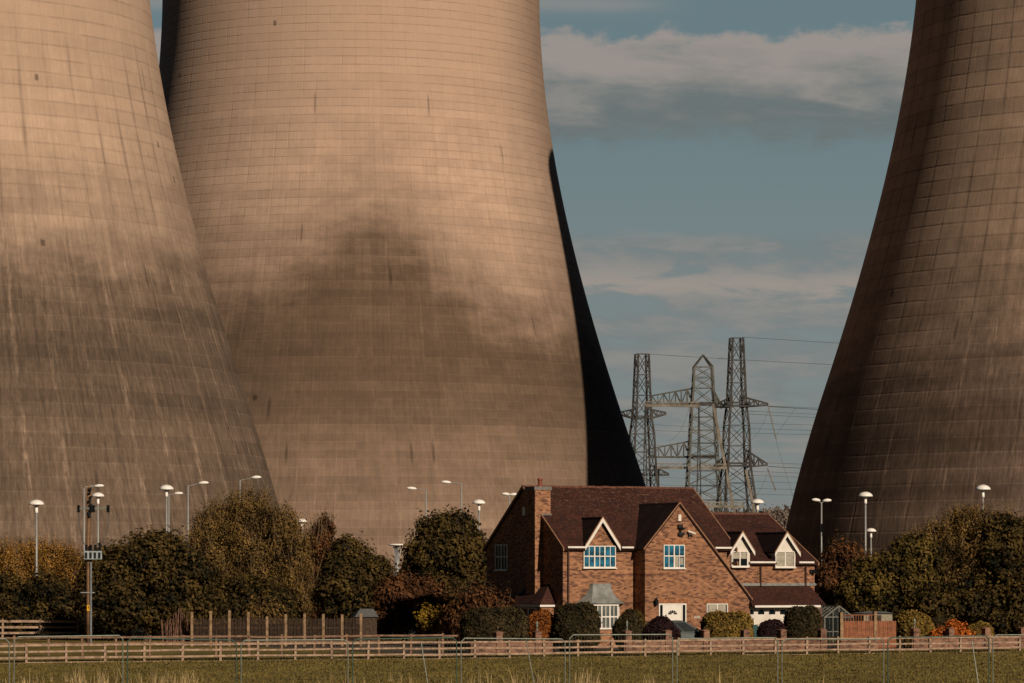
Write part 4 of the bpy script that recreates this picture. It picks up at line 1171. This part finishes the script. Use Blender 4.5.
# picket fence
Yp = 205.0
p0 = Vector(((192 - CX) * Yp / F, Yp, 0)); L = (361 - 192) * Yp / F
t = empty('picket_fence', p0, 0, 'dark picket fence with taller pale posts in front of the trees', 'fence')
for i in range(10):
    X = L * i / 9; h = 1.98 + random.uniform(-0.12, 0.15) - (0.0 if i < 4 else 0.22)
    b = MB(); b.box(X - 0.07, X + 0.07, -0.07, 0.07, 0, h); b.build('post', M['post'], t)
for i in range(9):
    a_, e_ = L * i / 9 + 0.075, L * (i + 1) / 9 - 0.075
    b = MB(); m_ = 12
    for k in range(m_):
        x0_ = a_ + (e_ - a_) * k / m_; hh = 1.60 + random.uniform(-0.03, 0.03)
        b.box(x0_, x0_ + (e_ - a_) / m_ * (0.62 if k % 2 else 0.45), -0.02, 0.0, 0.02, hh + (0.1 if k % 5 == 2 else 0))
    b.box(a_, e_, 0.003, 0.04, 1.02, 1.1); b.box(a_, e_, 0.003, 0.04, 0.3, 0.38); pp_ = b.build('picket_panel', M['picket'], t)
    b = MB(); b.box(a_, e_, 0.045, 0.06, 0.02, 1.28); b.build('backing', M['blackboard'], pp_)
# old trunk screen left of it
t = empty('tree_stump', ((177 - CX) * 206 / F, 206, 0), 0, 'reddish ivy trunks standing at the left end of the picket fence', 'tree trunks')
b = MB()
for k in range(34):
    x_ = -0.80 + 0.048 * k + random.uniform(-.03, .03); h = 1.5 + 0.7 * math.exp(-((k - 19) / 6.0) ** 2) + random.uniform(-.25, .15)
    b.bar((x_, random.uniform(-.2, .2), 0), (x_ + random.uniform(-.15, .15), random.uniform(-.2, .2), h), 0.11, 5, 0.05)
b.build('trunk', M['stump'], t)

# board fence and posts right of the house
def board_panel(label, px0, px1, pyt, d, posts, trellis=None, top_posts=None):
    o0, o1 = wall_pt(px0, d), wall_pt(px1, d); L = (o1 - o0).length; ang = math.atan2(o1.y - o0.y, o1.x - o0.x)
    t = empty('board_fence', o0, ang, label, 'fence', 'orange stained board fences')
    h = CH + (HY - pyt) * o0.y / F
    b = MB(); n = int(L / 0.13)
    for i in range(n):
        a_ = L * i / n; b.box(a_ + 0.004, L * (i + 1) / n - 0.006, -0.02 - 0.006 * (i % 2), 0.0, 0.1, h + random.uniform(-.01, .01))
    b.box(0, L, 0.002, 0.05, h - 0.3, h - 0.2); b.box(0, L, 0.002, 0.05, 0.4, 0.5)
    b.build('boards', M['gatewood'], t)
    for X, hh in posts:
        b = MB(); b.box(L * X - 0.09, L * X + 0.09, -0.09, 0.09, 0, hh); b.build('post', M['post'], t)
    if trellis:
        b = MB(); b.box(0, L, -0.03, 0.02, h + trellis, h + trellis + 0.05)
        for i in range(12): b.box(L * i / 12, L * i / 12 + 0.035, -0.03, 0.0, h, h + trellis)
        b.build('trellis', M['gatewood'], t)


board_panel('orange stained board fence with open trellis top between pale posts', 842.5, 873.5, 621, 4.0, [(-0.05, 2.05), (1.04, 2.08)], 0.30)
board_panel('shorter orange board fence right of the tall pale post', 876.5, 896, 621, 4.1, [])
# greenhouse
def greenhouse():
    Y = 198.0; k = Y / F
    X0, X1, Xa = (823 - CX) * k, (851 - CX) * k, (839 - CX) * k
    w_ = 1.15; hz = 1.75; ap = CH + (HY - 606) * k
    t = empty('greenhouse', (Xa, Y, 0), RAD(14), 'small glass greenhouse with pale frame right of the garage', 'greenhouse')
    b = MB(); D_ = 2.6
    for y_ in (0, D_):
        for s in (-1, 1):
            b.bar((s * w_ * .72, y_, 0), (s * w_ * .72, y_, hz), 0.06); b.bar((s * w_ * .72, y_, hz), (0, y_, ap), 0.07)
        b.bar((-w_ * .72, y_, hz), (w_ * .72, y_, hz), 0.05); b.bar((0, y_, hz * .55), (0, y_, ap), 0.04); b.bar((-w_ * .72, y_, 0.95), (w_ * .72, y_, 0.95), 0.04)
        b.bar((-0.35, y_, 0), (-0.35, y_, hz + .35), 0.04); b.bar((0.35, y_, 0), (0.35, y_, hz + .35), 0.04)
    for i in range(5):
        y_ = D_ * i / 4
        for s in (-1, 1): b.bar((s * w_ * .72, y_, hz), (0, y_, ap), 0.045); b.bar((s * w_ * .72, y_, 0), (s * w_ * .72, y_, hz), 0.04)
    for s in (-1, 1): b.bar((s * w_ * .72, 0, hz), (s * w_ * .72, D_, hz), 0.06)
    b.bar((0, 0, ap), (0, D_, ap), 0.06)
    b.build('frame', M['ghframe'], t)
    m, g_, bs = new_mat('greenhouse glass', 0.35, 0, 0.1)
    bs.inputs['Base Color'].default_value = (0.015, 0.02, 0.02, 1); bs.inputs['Alpha'].default_value = 0.5
    b = MB(); q = w_ * .72
    b.quad([(-q, 0.01, 0), (q, 0.01, 0), (q, 0.01, hz), (-q, 0.01, hz)]); b.quad([(-q, 0.01, hz), (q, 0.01, hz), (0, 0.01, ap), (0, 0.01, ap - 0.001)])
    b.quad([(-q, 0.0, hz), (-q, D_, hz), (0, D_, ap), (0, 0, ap)]); b.quad([(q, 0.0, hz), (q, D_, hz), (0, D_, ap), (0, 0, ap)])
    b.quad([(-q, 0.0, 0), (-q, D_, 0), (-q, D_, hz), (-q, 0, hz)]); b.quad([(q, 0.0, 0), (q, D_, 0), (q, D_, hz), (q, 0, hz)])
    b.build('glass', m, t)
    b = MB(); b.box(-.5, .5, .8, 1.4, 0.7, 0.74)
    for s in (-.45, .45): b.box(s - .03, s + .03, .85, 1.35, 0, 0.7)
    b.build('bench', M['picket'], t)


greenhouse()


def shed(label, px0, px1, pyt, pye, Y, wall, dropr=0.3, dp=2.4):
    k = Y / F; w_ = (px1 - px0) * k; zt_ = CH + (HY - pyt) * k; ze_ = CH + (HY - pye) * k
    t = empty('garden_shed', ((px0 - CX) * k, Y, 0), RAD(8), label, 'shed', 'small garden sheds')
    b = MB(); b.box(0, w_, 0, dp, 0, ze_); b.build('wall', wall, t)
    b = MB(); b.rings([[(-.1, -.12, ze_ + 0.002), (w_ + .1, -.12, ze_ + 0.002), (w_ + .1, dp + .1, ze_ + .002), (-.1, dp + .1, ze_ + .002)],
                       [(0.35, dp * 0.5 - .1, zt_), (w_ - .1, dp * 0.5 - .1, zt_), (w_ - .1, dp * .5 + .1, zt_), (0.35, dp * .5 + .1, zt_)]]); b.build('roof', M['shedroof'], t)
    b = MB(); b.box(w_ * .2, w_ * .2 + .7, -0.03, 0.0, 0.05, min(1.8, ze_ - .1)); b.build('door', M['picket'], t)


shed('low pale shed with a flat felt roof behind the board fence', 864, 893, 611.5, 613.5, 212, M['shedwall'])
shed('dark shed with a grey roof at the right end of the picket fence', 356, 377, 609, 617, 213, M['picket'])

# ------------------------------------------------------------------ mesh site fence in the foreground
def site_panel(pxa, pxb, topz, i, skew=0.0, matf='galv', label=''):
    s = lambda px: 32.6 - 0.0026 * px
    pa = Vector(((pxa - CX) / s(pxa), F / s(pxa), 0)); pb_ = Vector(((pxb - CX) / s(pxb), F / s(pxb), 0))
    L = (pb_ - pa).length - 0.10; ang = math.atan2(pb_.y - pa.y, pb_.x - pa.x)
    pa.z = ground_z(pa.x, pa.y); topz -= pa.z
    t = empty('mesh_fence_panel', pa, ang, label, 'fence panel', 'temporary mesh fence panels in the foreground')
    b = MB(); z1_ = topz; dz = skew
    c = 0.12
    path = [(0.05, 0, 0.0), (0.05, 0, z1_ - c), (0.05 + c, 0, z1_), (L - c, 0, z1_ + dz), (L, 0, z1_ - c + dz), (L, 0, 0.0)]
    b.tube(path, 0.021, 8); b.tube([(0.05, 0, 0.25), (L, 0, 0.25)], 0.019, 8)
    b.build('frame', M[matf], t)
    b = MB(); n = 34
    for k in range(1, n):
        X = 0.05 + (L - 0.05) * k / n; b.bar((X, 0, 0.25), (X, 0, z1_ - 0.01 + dz * k / n), 0.003, 3)
    for k in range(1, 9): b.bar((0.05, 0, 0.25 + (z1_ - 0.25) * k / 9), (L, 0, 0.25 + (z1_ + dz - 0.25) * k / 9), 0.003, 3)
    b.build('wire_mesh', M['meshwire'], t)
    b = MB(); b.box(-0.35, 0.25, -0.12, 0.12, 0, 0.13); b.build('foot', M['stone'], t, bevel=0.02)


joints = [-102, 12.5, 126, 239.5, 351, 459.5, 568, 675.5, 780.5, 886.5, 991.5, 1100]
tops = [2.08, 2.09, 2.04, 1.95, 1.97, 1.98, 2.07, 1.93, 1.90, 1.93, 2.0]
mats_ = ['galv', 'galv', 'greensteel', 'galv', 'greensteel', 'galv', 'galv', 'galv', 'galv', 'greensteel', 'galv']
labs = ['mesh fence panel cut by the left edge of the picture', 'mesh fence panel below the utility pole', 'mesh fence panel below the dense tree right of the utility pole',
        'mesh fence panel below the picket fence', 'mesh fence panel below the yellow flowering shrub', 'mesh fence panel below the bay window and its left bush',
        'mesh fence panel in front of the parked car', 'mesh fence panel below the garage door', 'mesh fence panel in front of the greenhouse and board fence',
        'mesh fence panel in front of the lantern pillar at right', 'mesh fence panel cut by the right edge of the picture']
for i in range(11): site_panel(joints[i], joints[i + 1], tops[i], i, (-0.05, 0.03, -0.08, 0.0, 0.03, -0.04, 0.0, 0.02, -0.02, 0.05, 0.0)[i], mats_[i], labs[i])


def brace(pxt, pyt, pxb, pyb, Y, label):
    b = MB(); A_ = at(pxt, pyt, Y); B_ = at(pxb, pyb, Y); d_ = (B_ - A_); B_ = A_ + d_ * ((A_.z + 0.17) / -d_.z)
    b.bar(A_, B_ + Vector((0, -0.8, 0)), 0.035, 6); tag(b.build('fence_brace', M['galv']), label, 'fence brace', 'leaning braces of the mesh fence')


brace(421, 642, 428, 683, 113.5, 'leaning steel brace below the yellow flowering shrub')
brace(526, 640, 534, 683, 115.5, 'leaning steel brace below the copper orange bush')
brace(972, 641, 976, 683, 120, 'leaning green brace near the right edge of the mesh fence')

# ------------------------------------------------------------------ lamps
def mushroom(px, py, Y, label, s=1.0, flat=False):
    p = at(px, py, Y)
    t = empty('mushroom_lamp', (p.x, p.y, 0), 0, label, 'lamp post', 'white mushroom headed lamp posts')
    r = 0.55 * s; h = p.z
    b = MB(); b.lathe([(0.10, 0), (0.085, h * 0.5), (0.07, h - 0.85 * s)], n=10); b.build('pole', M['pole'], t, smooth=True)
    b = MB()
    if flat: b.lathe([(0.1, -0.22), (r * 0.98, -0.14), (r * 1.35, -0.10), (r * 1.35, -0.04), (r * 0.8, 0.02), (0.02, 0.03)], (0, 0, h), 24)
    else: b.lathe([(0.09 * s, -0.42 * s), (0.42 * r, -0.30 * s), (r * 0.97, -0.27 * s), (r, -0.22 * s), (r * 0.90, -0.10 * s), (r * 0.62, 0.02 * s), (r * 0.3, 0.08 * s), (0.02, 0.10 * s)], (0, 0, h), 24)
    b.build('lamp_head', M['lampwhite'], t, smooth=True)
    b = MB()
    if flat:
        for i in range(5): a_ = 2 * math.pi * i / 5; b.bar((0.1 * math.cos(a_), 0.1 * math.sin(a_), h - 1.9), (0.34 * math.cos(a_), 0.34 * math.sin(a_), h - 0.2), 0.08)
        b.bar((0, 0, h - 3.5), (0, 0, h - .2), 0.42, 10)
        b.build('neck', M['pole'], t)
    else:
        b.lathe([(0.09, -0.86), (0.12, -0.8), (0.10, -0.40)], (0, 0, h), 10)
        b.build('neck', M['lampwhite'], t, smooth=True)


for a_ in ((36.5, 501, 254, 'mushroom lamp at the far left above the orange thicket', 1.0), (98, 493.5, 292, 'mushroom lamp just right of the utility pole', 0.95),
           (166.5, 486, 285, 'tallest mushroom lamp on the left, above the dark broad tree', 1.05), (302, 519.5, 330, 'small mushroom lamp peeping out right of the feathery tree', .9),
           (479, 500.5, 300, 'mushroom lamp left of the house roof', 1.0), (757.5, 500, 300, 'mushroom lamp behind the garage roof in front of the pylon', 1.0),
           (865.5, 493, 285, 'tall mushroom lamp right of the twin headed lamp', 1.05), (871, 529, 350, 'short mushroom lamp beneath the taller one on the right', .95),
           (983, 486, 270, 'mushroom lamp above the olive tree at far right', 1.05)):
    mushroom(*a_)
mushroom(397, 544, 300, 'broad flat topped lamp between two dark trees', 1.0, flat=True)


def head(b, c, dx, s=1.0):
    b.rings([[(c[0] + dx * L_, c[1] + w_ * math.cos(a_), c[2] + h_ * math.sin(a_) + o_) for a_ in [2 * math.pi * i / 10 for i in range(10)]]
             for L_, w_, h_, o_ in ((-0.42 * s, 0.04, 0.03, -0.02), (-0.3 * s, 0.13, 0.10, 0), (0.0, 0.19, 0.15, 0.02), (0.28 * s, 0.15, 0.11, 0.03), (0.42 * s, 0.05, 0.04, 0.02))])


def arm_lamp(px, pyt, hx, hy, Y, label):
    p = at(px, pyt, Y); q = at(hx, hy, Y)
    t = empty('street_lamp', (p.x, p.y, 0), 0, label, 'street lamp', 'street lamps with a side arm')
    b = MB(); b.lathe([(0.09, 0), (0.075, p.z * .5), (0.06, p.z)], n=10); b.build('pole', M['pole'], t, smooth=True)
    d = q.x - p.x; sg = 1 if d > 0 else -1
    b = MB(); b.bar((0, 0, p.z - 0.05), (d - sg * 0.3, 0, q.z - 0.02), 0.07, 6); b.build('arm', M['pole'], t)
    b = MB(); head(b, (d, 0, q.z), sg); b.build('lamp_head', M['lampwhite'], t, smooth=True)


arm_lamp(84, 488, 99, 486, 300, 'street lamp whose pole rises just left of the utility pole')
arm_lamp(168.8, 494, 178.5, 493.5, 330, 'short armed street lamp beside the tallest mushroom lamp')
arm_lamp(188, 485.5, 203.5, 483, 290, 'street lamp with arm to the right, left of the feathery tree')
arm_lamp(240, 480, 256, 477.5, 290, 'street lamp with its head over the feathery tree')
arm_lamp(426, 489.5, 411.5, 488.5, 300, 'left street lamp of the two whose arms point left')
arm_lamp(461.5, 483, 446, 482.3, 300, 'right street lamp of the two whose arms point left')


def twin_lamp(px, py, Y, label, half=5.5):
    p = at(px, py, Y); k = Y / F
    t = empty('twin_street_lamp', (p.x, p.y, 0), 0, label, 'street lamp', 'street lamps with two heads')
    b = MB(); b.lathe([(0.09, 0), (0.075, p.z * .5), (0.06, p.z - 0.1)], n=10); b.build('pole', M['pole'], t, smooth=True)
    for s in (-1, 1):
        b = MB(); head(b, (s * half * k, 0, p.z + 0.05 - 0.02 * s), s, 0.85); b.build('lamp_head', M['lampwhite'], t, smooth=True)
        b = MB(); b.bar((0, 0, p.z - 0.15), (s * (half * k - 0.15), 0, p.z + 0.02), 0.07, 6); b.build('arm', M['pole'], t)


twin_lamp(821.5, 501, 290, 'twin headed street lamp against the dark tower right of the garage')
twin_lamp(509.5, 495, 310, 'twin headed street lamp half hidden by the left roof verge', 3.8)
twin_lamp(817, 550, 330, 'short lamp stub just above the garage roof corner', 2.0) if False else None

# ------------------------------------------------------------------ utility pole
def utility_pole():
    Y = 215.0; k = Y / F; P_ = at(89, 485, Y)
    t = empty('utility_pole', (P_.x, Y, 0), 0, 'brown wooden utility pole carrying grey switch boxes', 'utility pole')
    b = MB(); b.lathe([(0.19, 0), (0.17, 4), (0.14, P_.z)], n=12); b.build('pole', M['creosote'], t, smooth=True)
    Z = lambda py: CH + (HY - py) * k
    Xo = lambda px: (px - 89) * k
    b = MB(); b.bar((Xo(79), -0.2, Z(508.5)), (Xo(109), -0.2, Z(508.5)), 0.10); b.build('crossarm', M['galv'], t)
    for px in (79, 91.5, 94, 108.5):
        b = MB(); z_ = Z(512.5); b.lathe([(0.05, 0), (0.13, 0.04), (0.06, 0.10), (0.13, 0.14), (0.06, 0.20), (0.13, 0.25), (0.06, 0.30), (0.12, 0.36), (0.05, 0.44)], (Xo(px), -0.22, z_), 10)
        b.build('insulator', M['blackm'], t)
    b = MB()
    for (px, py, s) in ((90.5, 489, .2), (90, 493, .15), (91, 497, .17), (90, 501, .2), (91, 505, .22), (89, 513, .2), (90, 516, .15)):
        b.box(Xo(px) - s * .25, Xo(px) + s * .45, -0.30, -0.13, Z(py) - s * .45, Z(py) + s * .4)
    b.build('switchgear', M['blackm'], t)
    b = MB(); b.bar((Xo(86), -0.1, Z(487)), (Xo(94), -0.1, Z(485.5)), 0.06); b.build('top_bracket', M['pole'], t)
    b = MB(); b.box(Xo(85), Xo(102.5), -0.45, -0.14, Z(559.5), Z(551)); o_ = b.build('switch_box', M['box'], t, bevel=0.02)
    for i in range(4):
        X = Xo(87 + 4.4 * i)
        b = MB(); b.lathe([(0.04, 0), (0.12, 0.05), (0.05, 0.12), (0.12, 0.18), (0.05, 0.25), (0.11, 0.31), (0.03, 0.38)], (X, -0.3, Z(551) + 0.003), 8); b.build('bushing', M['blackm'], o_)
        b = MB(); b.box(X - 0.07, X + 0.07, -0.475, -0.452, Z(558.5), Z(552.5)); b.build('vent', M['blackm'], o_)
    b = MB(); b.bar((Xo(81), -0.18, Z(592.5)), (Xo(95), -0.18, Z(592.5)), 0.06); b.build('step_bar', M['pole'], t)
    b = MB(); b.bar((Xo(91.3), -0.22, 0), (Xo(91.3), -0.22, Z(562)), 0.12, 8); b.build('conduit', plain('blue grey conduit', (0.16, 0.18, 0.19), 0.5), t)
    b = MB(); b.box(-0.10, 0.08, -0.20, -0.185, Z(611), Z(605)); sg = b.build('warning_sign', M['yellow'], t)
    b = MB(); z_ = Z(609.5)
    b.loft([(-0.04, -0.203, z_ + .2), (0.03, -0.203, z_ + .2), (-0.005, -0.203, z_ + .1), (-0.03, -0.203, z_ + .1)], [(-0.04, -0.201, z_ + .2), (0.03, -0.201, z_ + .2), (-0.005, -0.201, z_ + .1), (-0.03, -0.201, z_ + .1)])
    b.loft([(-0.02, -0.203, z_ + .115), (0.03, -0.203, z_ + .115), (-0.02, -0.203, z_ - .02), (-0.022, -0.203, z_ - .02)], [(-0.02, -0.201, z_ + .115), (0.03, -0.201, z_ + .115), (-0.02, -0.201, z_ - .02), (-0.022, -0.201, z_ - .02)])
    b.build('bolt_symbol', M['blackm'], sg)
    b = MB()
    for (xa_, xb_) in ((79, 86.5), (108.5, 100.5), (91.5, 91)):
        pts_ = [Vector((Xo(xa_), -0.22, Z(512))).lerp(Vector((Xo(xb_), -0.3, Z(548))), i / 8) + Vector(((xa_ - 90) / 18 * 0.35 * math.sin(math.pi * i / 8) * 0.6, 0, 0)) for i in range(9)]
        b.tube(pts_, 0.018, 5)
    b.build('cable', M['wire'], t)


utility_pole()

# ------------------------------------------------------------------ pylons
def lattice(b, b2, levels, w_leg, w_br, rot):
    """levels: (z, half width, half depth); legs into b, bracing into b2"""
    R_ = Matrix.Rotation(rot, 3, 'Z')
    C = [[R_ @ Vector((sx * hw, sy * hd, z)) for sx, sy in ((-1, -1), (1, -1), (1, 1), (-1, 1))] for z, hw, hd in levels]
    for i in range(len(C) - 1):
        for k in range(4):
            b[k].bar(C[i][k], C[i + 1][k], w_leg)
            j = (k + 1) % 4
            b2.bar(C[i][k], C[i + 1][j], w_br); b2.bar(C[i][j], C[i + 1][k], w_br)
            b2.bar(C[i + 1][k], C[i + 1][j], w_br * 0.9)


def truss_arm(name, p_in, p_out, h_in, h_out, dpt, n, mat, parent, w_=0.22, below=False):
    """tapering lattice arm from p_in to p_out, chord height h_in..h_out above the bottom chord"""
    b = MB(); p_in, p_out = Vector(p_in), Vector(p_out)
    prev = None
    for i in range(n + 1):
        s = i / n; c_ = p_in.lerp(p_out, s); h = h_in + (h_out - h_in) * s; dd = dpt * (1 - 0.75 * s)
        q = [c_ + Vector((0, -dd, 0)), c_ + Vector((0, dd, 0)), c_ + Vector((0, -dd, h)), c_ + Vector((0, dd, h))]
        if prev:
            b.bar(prev[0], q[0], w_ * 1.35); b.bar(prev[1], q[1], w_ * 1.35); b.bar(prev[2], q[2], w_); b.bar(prev[3], q[3], w_)
            a_, e_ = (0, 2) if i % 2 else (2, 0)
            b.bar(prev[a_], q[e_], w_ * .7); b.bar(prev[a_ + 1], q[e_ + 1], w_ * .7); b.bar(prev[0], q[1], w_ * .6)
        if h > 0.3: b.bar(q[0], q[2], w_ * .6); b.bar(q[1], q[3], w_ * .6)
        prev = q
    return b.build(name, mat, parent)


def pylon(px, Y, levels, rot, mat, label, w_leg=0.30, w_br=0.16, name='lattice_pylon', peak=None):
    k = Y / F; X = (px - CX) * k
    t = empty(name, (X, Y, 0), 0, label, 'pylon', 'steel lattice pylons beyond the house')
    legs = [MB() for _ in range(4)]; br = MB()
    lv = []
    for (py, hw, hd) in levels: lv.append((CH + (HY - py) * k, hw * k, hd * k))
    lattice(legs, br, lv, w_leg, w_br, rot)
    if peak:
        zt_ = CH + (HY - peak) * k; R_ = Matrix.Rotation(rot, 3, 'Z')
        for sx, sy in ((-1, -1), (1, -1), (1, 1), (-1, 1)): br.bar(R_ @ Vector((sx * lv[-1][1], sy * lv[-1][2], lv[-1][0])), (0, 0, zt_), w_leg * .8)
    for l_ in legs: l_.build('leg', mat, t)
    br.build('bracing', mat, t)
    Zf = lambda py: CH + (HY - py) * k
    Xf = lambda p: (p - px) * k
    return t, Xf, Zf


def seg(y0, y1, w0, w1, n, dr=1.0):
    return [(y0 + (y1 - y0) * i / n, w0 + (w1 - w0) * i / n, (w0 + (w1 - w0) * i / n) * dr) for i in range(n)]


Yp = 700.0
base_y = HY + CH * F / Yp
lv = seg(base_y, 500, 24, 15.5, 3) + seg(500, 466, 15.5, 11.5, 2) + seg(466, 405, 11.5, 9.6, 3) + seg(405, 338, 8.0, 5.4, 3) + [(338, 5.4, 5.4)]
ta, Xf, Zf = pylon(736.5, Yp, lv, RAD(12), M['steel'], 'tallest dark lattice pylon, on the right of the three', 0.42, 0.11)
truss_arm('crossarm', (Xf(740), 0, Zf(407)), (Xf(768), 0, Zf(405)), 2.1, 0.3, 1.5, 6, M['steel'], ta)
truss_arm('crossarm', (Xf(732), 0, Zf(407)), (Xf(713), 0, Zf(407)), 2.0, 0.3, 1.5, 5, M['steel'], ta)
truss_arm('crossarm', (Xf(745), 0, Zf(467)), (Xf(767.5), 0, Zf(465)), 3.4, 0.2, 1.5, 5, M['steel'], ta)
truss_arm('crossarm', (Xf(728), 0, Zf(467)), (Xf(712), 0, Zf(469)), 2.8, 0.2, 1.5, 4, M['steel'], ta)
for yy in (403, 406.5, 463.5, 466): b = MB(); b.bar((Xf(724), -1.8, Zf(yy)), (Xf(750), -1.8, Zf(yy)), 0.34); b.build('platform_beam', M['steel'], ta)
for (p_, q_) in (((768, 406), (776, 440)), ((767, 468), (775.5, 491)), ((748, 470), (755, 508))):
    b = MB(); A_, B_ = Vector((Xf(p_[0]), -1, Zf(p_[1]))), Vector((Xf(q_[0]), -1, Zf(q_[1]))); b.bar(A_, B_, 0.14, 6)
    for i in range(1, 14): c_ = A_.lerp(B_, i / 14); b.bar(c_, c_ + (B_ - A_).normalized() * 0.16, 0.36, 8)
    b.build('insulator', M['tansteel'], ta)

lv = seg(HY + CH * F / 690, 500, 20, 13.5, 4) + seg(500, 470, 13.5, 11.5, 3) + seg(470, 416, 11.5, 9.0, 3) + seg(416, 354, 7.6, 5.5, 3) + [(354, 5.5, 5.5)]
tb, Xf, Zf = pylon(642, 690.0, lv, RAD(14), M['steel'], 'left lattice pylon half hidden by the shadowed tower flank', 0.40, 0.11)
truss_arm('crossarm', (Xf(648), 0, Zf(419)), (Xf(666), 0, Zf(414)), 1.9, 0.3, 1.5, 4, M['steel'], tb)
truss_arm('crossarm', (Xf(636), 0, Zf(419)), (Xf(618), 0, Zf(414)), 1.9, 0.3, 1.5, 4, M['steel'], tb)
truss_arm('crossarm', (Xf(650), 0, Zf(475)), (Xf(669), 0, Zf(475)), 2.0, 0.2, 1.5, 4, M['steel'], tb)
b = MB(); b.bar((Xf(648), -1.8, Zf(417.5)), (Xf(634), -1.8, Zf(419.5)), 0.4); b.build('platform_beam', M['steel'], tb)
b = MB(); b.bar((Xf(648), -1.8, Zf(475)), (Xf(640), -1.8, Zf(475)), 0.4); b.build('platform_beam', M['steel'], tb)

lv = seg(HY + CH * F / 780, 500, 20, 16.5, 4) + seg(500, 456, 16.5, 14, 3) + seg(456, 404, 14, 11.3, 4) + seg(404, 388, 11.3, 10.2, 1) + seg(388, 367, 10, 9.0, 2) + [(367, 9.0, 8.0)]
tc, Xf, Zf = pylon(703, 780.0, lv, RAD(2), M['steel_pale'], 'pointed paler lattice pylon in the middle of the three', 0.40, 0.15, peak=355)
truss_arm('crossarm', (Xf(693), 0, Zf(404)), (Xf(652), 0, Zf(404.5)), 3.4, 1.9, 1.6, 7, M['steel_pale'], tc, .24)
truss_arm('crossarm', (Xf(713), 0, Zf(404)), (Xf(722), 0, Zf(408)), 3.0, 0.4, 1.6, 3, M['steel_pale'], tc, .24)
truss_arm('crossarm', (Xf(690), 0, Zf(457)), (Xf(646), 0, Zf(457)), 3.4, 1.6, 1.6, 7, M['steel_pale'], tc, .24)
for yy in (403.5, 405.5, 456, 458): b = MB(); b.bar((Xf(690), -2.6, Zf(yy)), (Xf(715), -2.6, Zf(yy)), 0.42); b.build('platform_beam', M['steel'], tc)


def gantry(label, x0, x1, py, Y, extra=()):
    k = Y / F; Xm = (x0 - CX) * k; z_ = CH + (HY - py) * k; L_ = (x1 - x0) * k
    t = empty('gantry', (Xm, Y, 0), 0, label, 'gantry', 'switchyard gantries among the pylons')
    b = MB(); b.bar((0, 0, z_), (L_, 0, z_ - 0.1), 0.45); b.bar((0, 0, z_ + .7), (L_, 0, z_ + 0.6), 0.18)
    n = 10
    for i in range(n): b.bar((L_ * i / n, 0, z_), (L_ * (i + 1) / n, 0, z_ + .7), 0.12)
    b.build('beam', M['tansteel'], t)
    for x_ in (0.02, 0.98):
        b = MB()
        for s in (-.5, .5):
            b.bar((L_ * x_ + s * 1.6, 0, 0), (L_ * x_, 0, z_), 0.20)
        for i in range(6): zz = z_ * i / 7; b.bar((L_ * x_ - .8 * (1 - i / 7), 0, zz), (L_ * x_ + .8 * (1 - (i + 1) / 7), 0, z_ * (i + 1) / 7), 0.1)
        b.build('column', M['steel'], t)


gantry('upper pale beam gantry linking the left and middle pylons', 644, 700, 405.5, 668)
gantry('lower pale beam gantry between the left and right pylons', 657, 727, 467.5, 672)
gantry('low switchyard gantry just above the garage roof', 690, 745, 506, 640)
for (x0, y0, x1, y1, lab) in ((713, 404, 728, 480, 'slanting tan steel strut between middle and right pylons'), (746, 470, 754, 510, 'slanting tan steel strut at the foot of the tallest pylon')):
    A_, B_ = at(x0, y0, 690), at(x1, y1, 690); d_ = B_ - A_; B_ = A_ + d_ * (A_.z / -d_.z)
    b = MB(); b.bar(A_, B_, 0.5); tag(b.build('steel_strut', M['tansteel']), lab, 'steel strut')


# overhead lines
def line(x0, y0, Y0, x1, y1, Y1, sag, label, r=0.04, n=14, name='power_line', group='overhead lines running right from the pylons', mat='wire'):
    A_, B_ = at(x0, y0, Y0), at(x1, y1, Y1)
    pts_ = [A_.lerp(B_, i / n) - Vector((0, 0, sag * 4 * (i / n) * (1 - i / n))) for i in range(n + 1)]
    b = MB(); b.tube(pts_, r, 4); tag(b.build(name, M[mat]), label, 'power line', group)


line(742, 337, 700, 1010, 350, 760, 0.3, 'topmost thin earth wire leaving the flat top of the tallest pylon')
line(648, 354, 690, 1010, 372, 760, 0.3, 'long thin earth wire from the flat top of the left pylon')
for (y0, y1, lab) in ((406.5, 414, 'thick conductor from the tip of the upper right crossarm'), (405, 410, ''), (411, 417, ''), (414, 421, ''), (423, 425, ''), (428.5, 430, ''), (433, 434, ''),
                      (462, 466, ''), (466.5, 472, ''), (471, 475, ''), (475, 480, ''), (481, 485, ''), (488, 490, ''), (494, 494, '')):
    x_ = 768 if y0 in (406.5, 466.5) else 747
    line(x_, y0, 702, 1000, y1 + 3, 770, 0.2, lab or 'one of the thin parallel conductors running right from the pylons', r=0.06 if x_ == 768 else 0.034)
for (y0, y1) in ((424, 427), (430, 431), (445, 445), (476, 479), (484, 486), (492, 492)):
    line(650, y0, 700, 736, y1, 702, 0.25, 'one of the thin conductors strung between left and right pylons', r=0.035, group='overhead lines between the pylons')
for (x0, y0, x1, y1, sg, lab) in ((768, 410, 748, 440, 1.5, 'curved jumper cable hanging below the upper crossarm'), (796, 408, 776, 436, -0.2, 'curved jumper cable right of the slanting insulator'),
                                  (767, 474, 752, 500, 0.8, 'curved jumper cable below the lower crossarm'), (668, 440, 690, 405, 2.0, 'curved cable between left and middle pylons'),
                                  (776, 440, 796, 505, 0.3, 'slack cable falling right from the slanting insulator')):
    line(x0, y0, 698, x1, y1, 698, sg, lab, r=0.028, name='jumper_cable', group='jumper cables at the pylons')
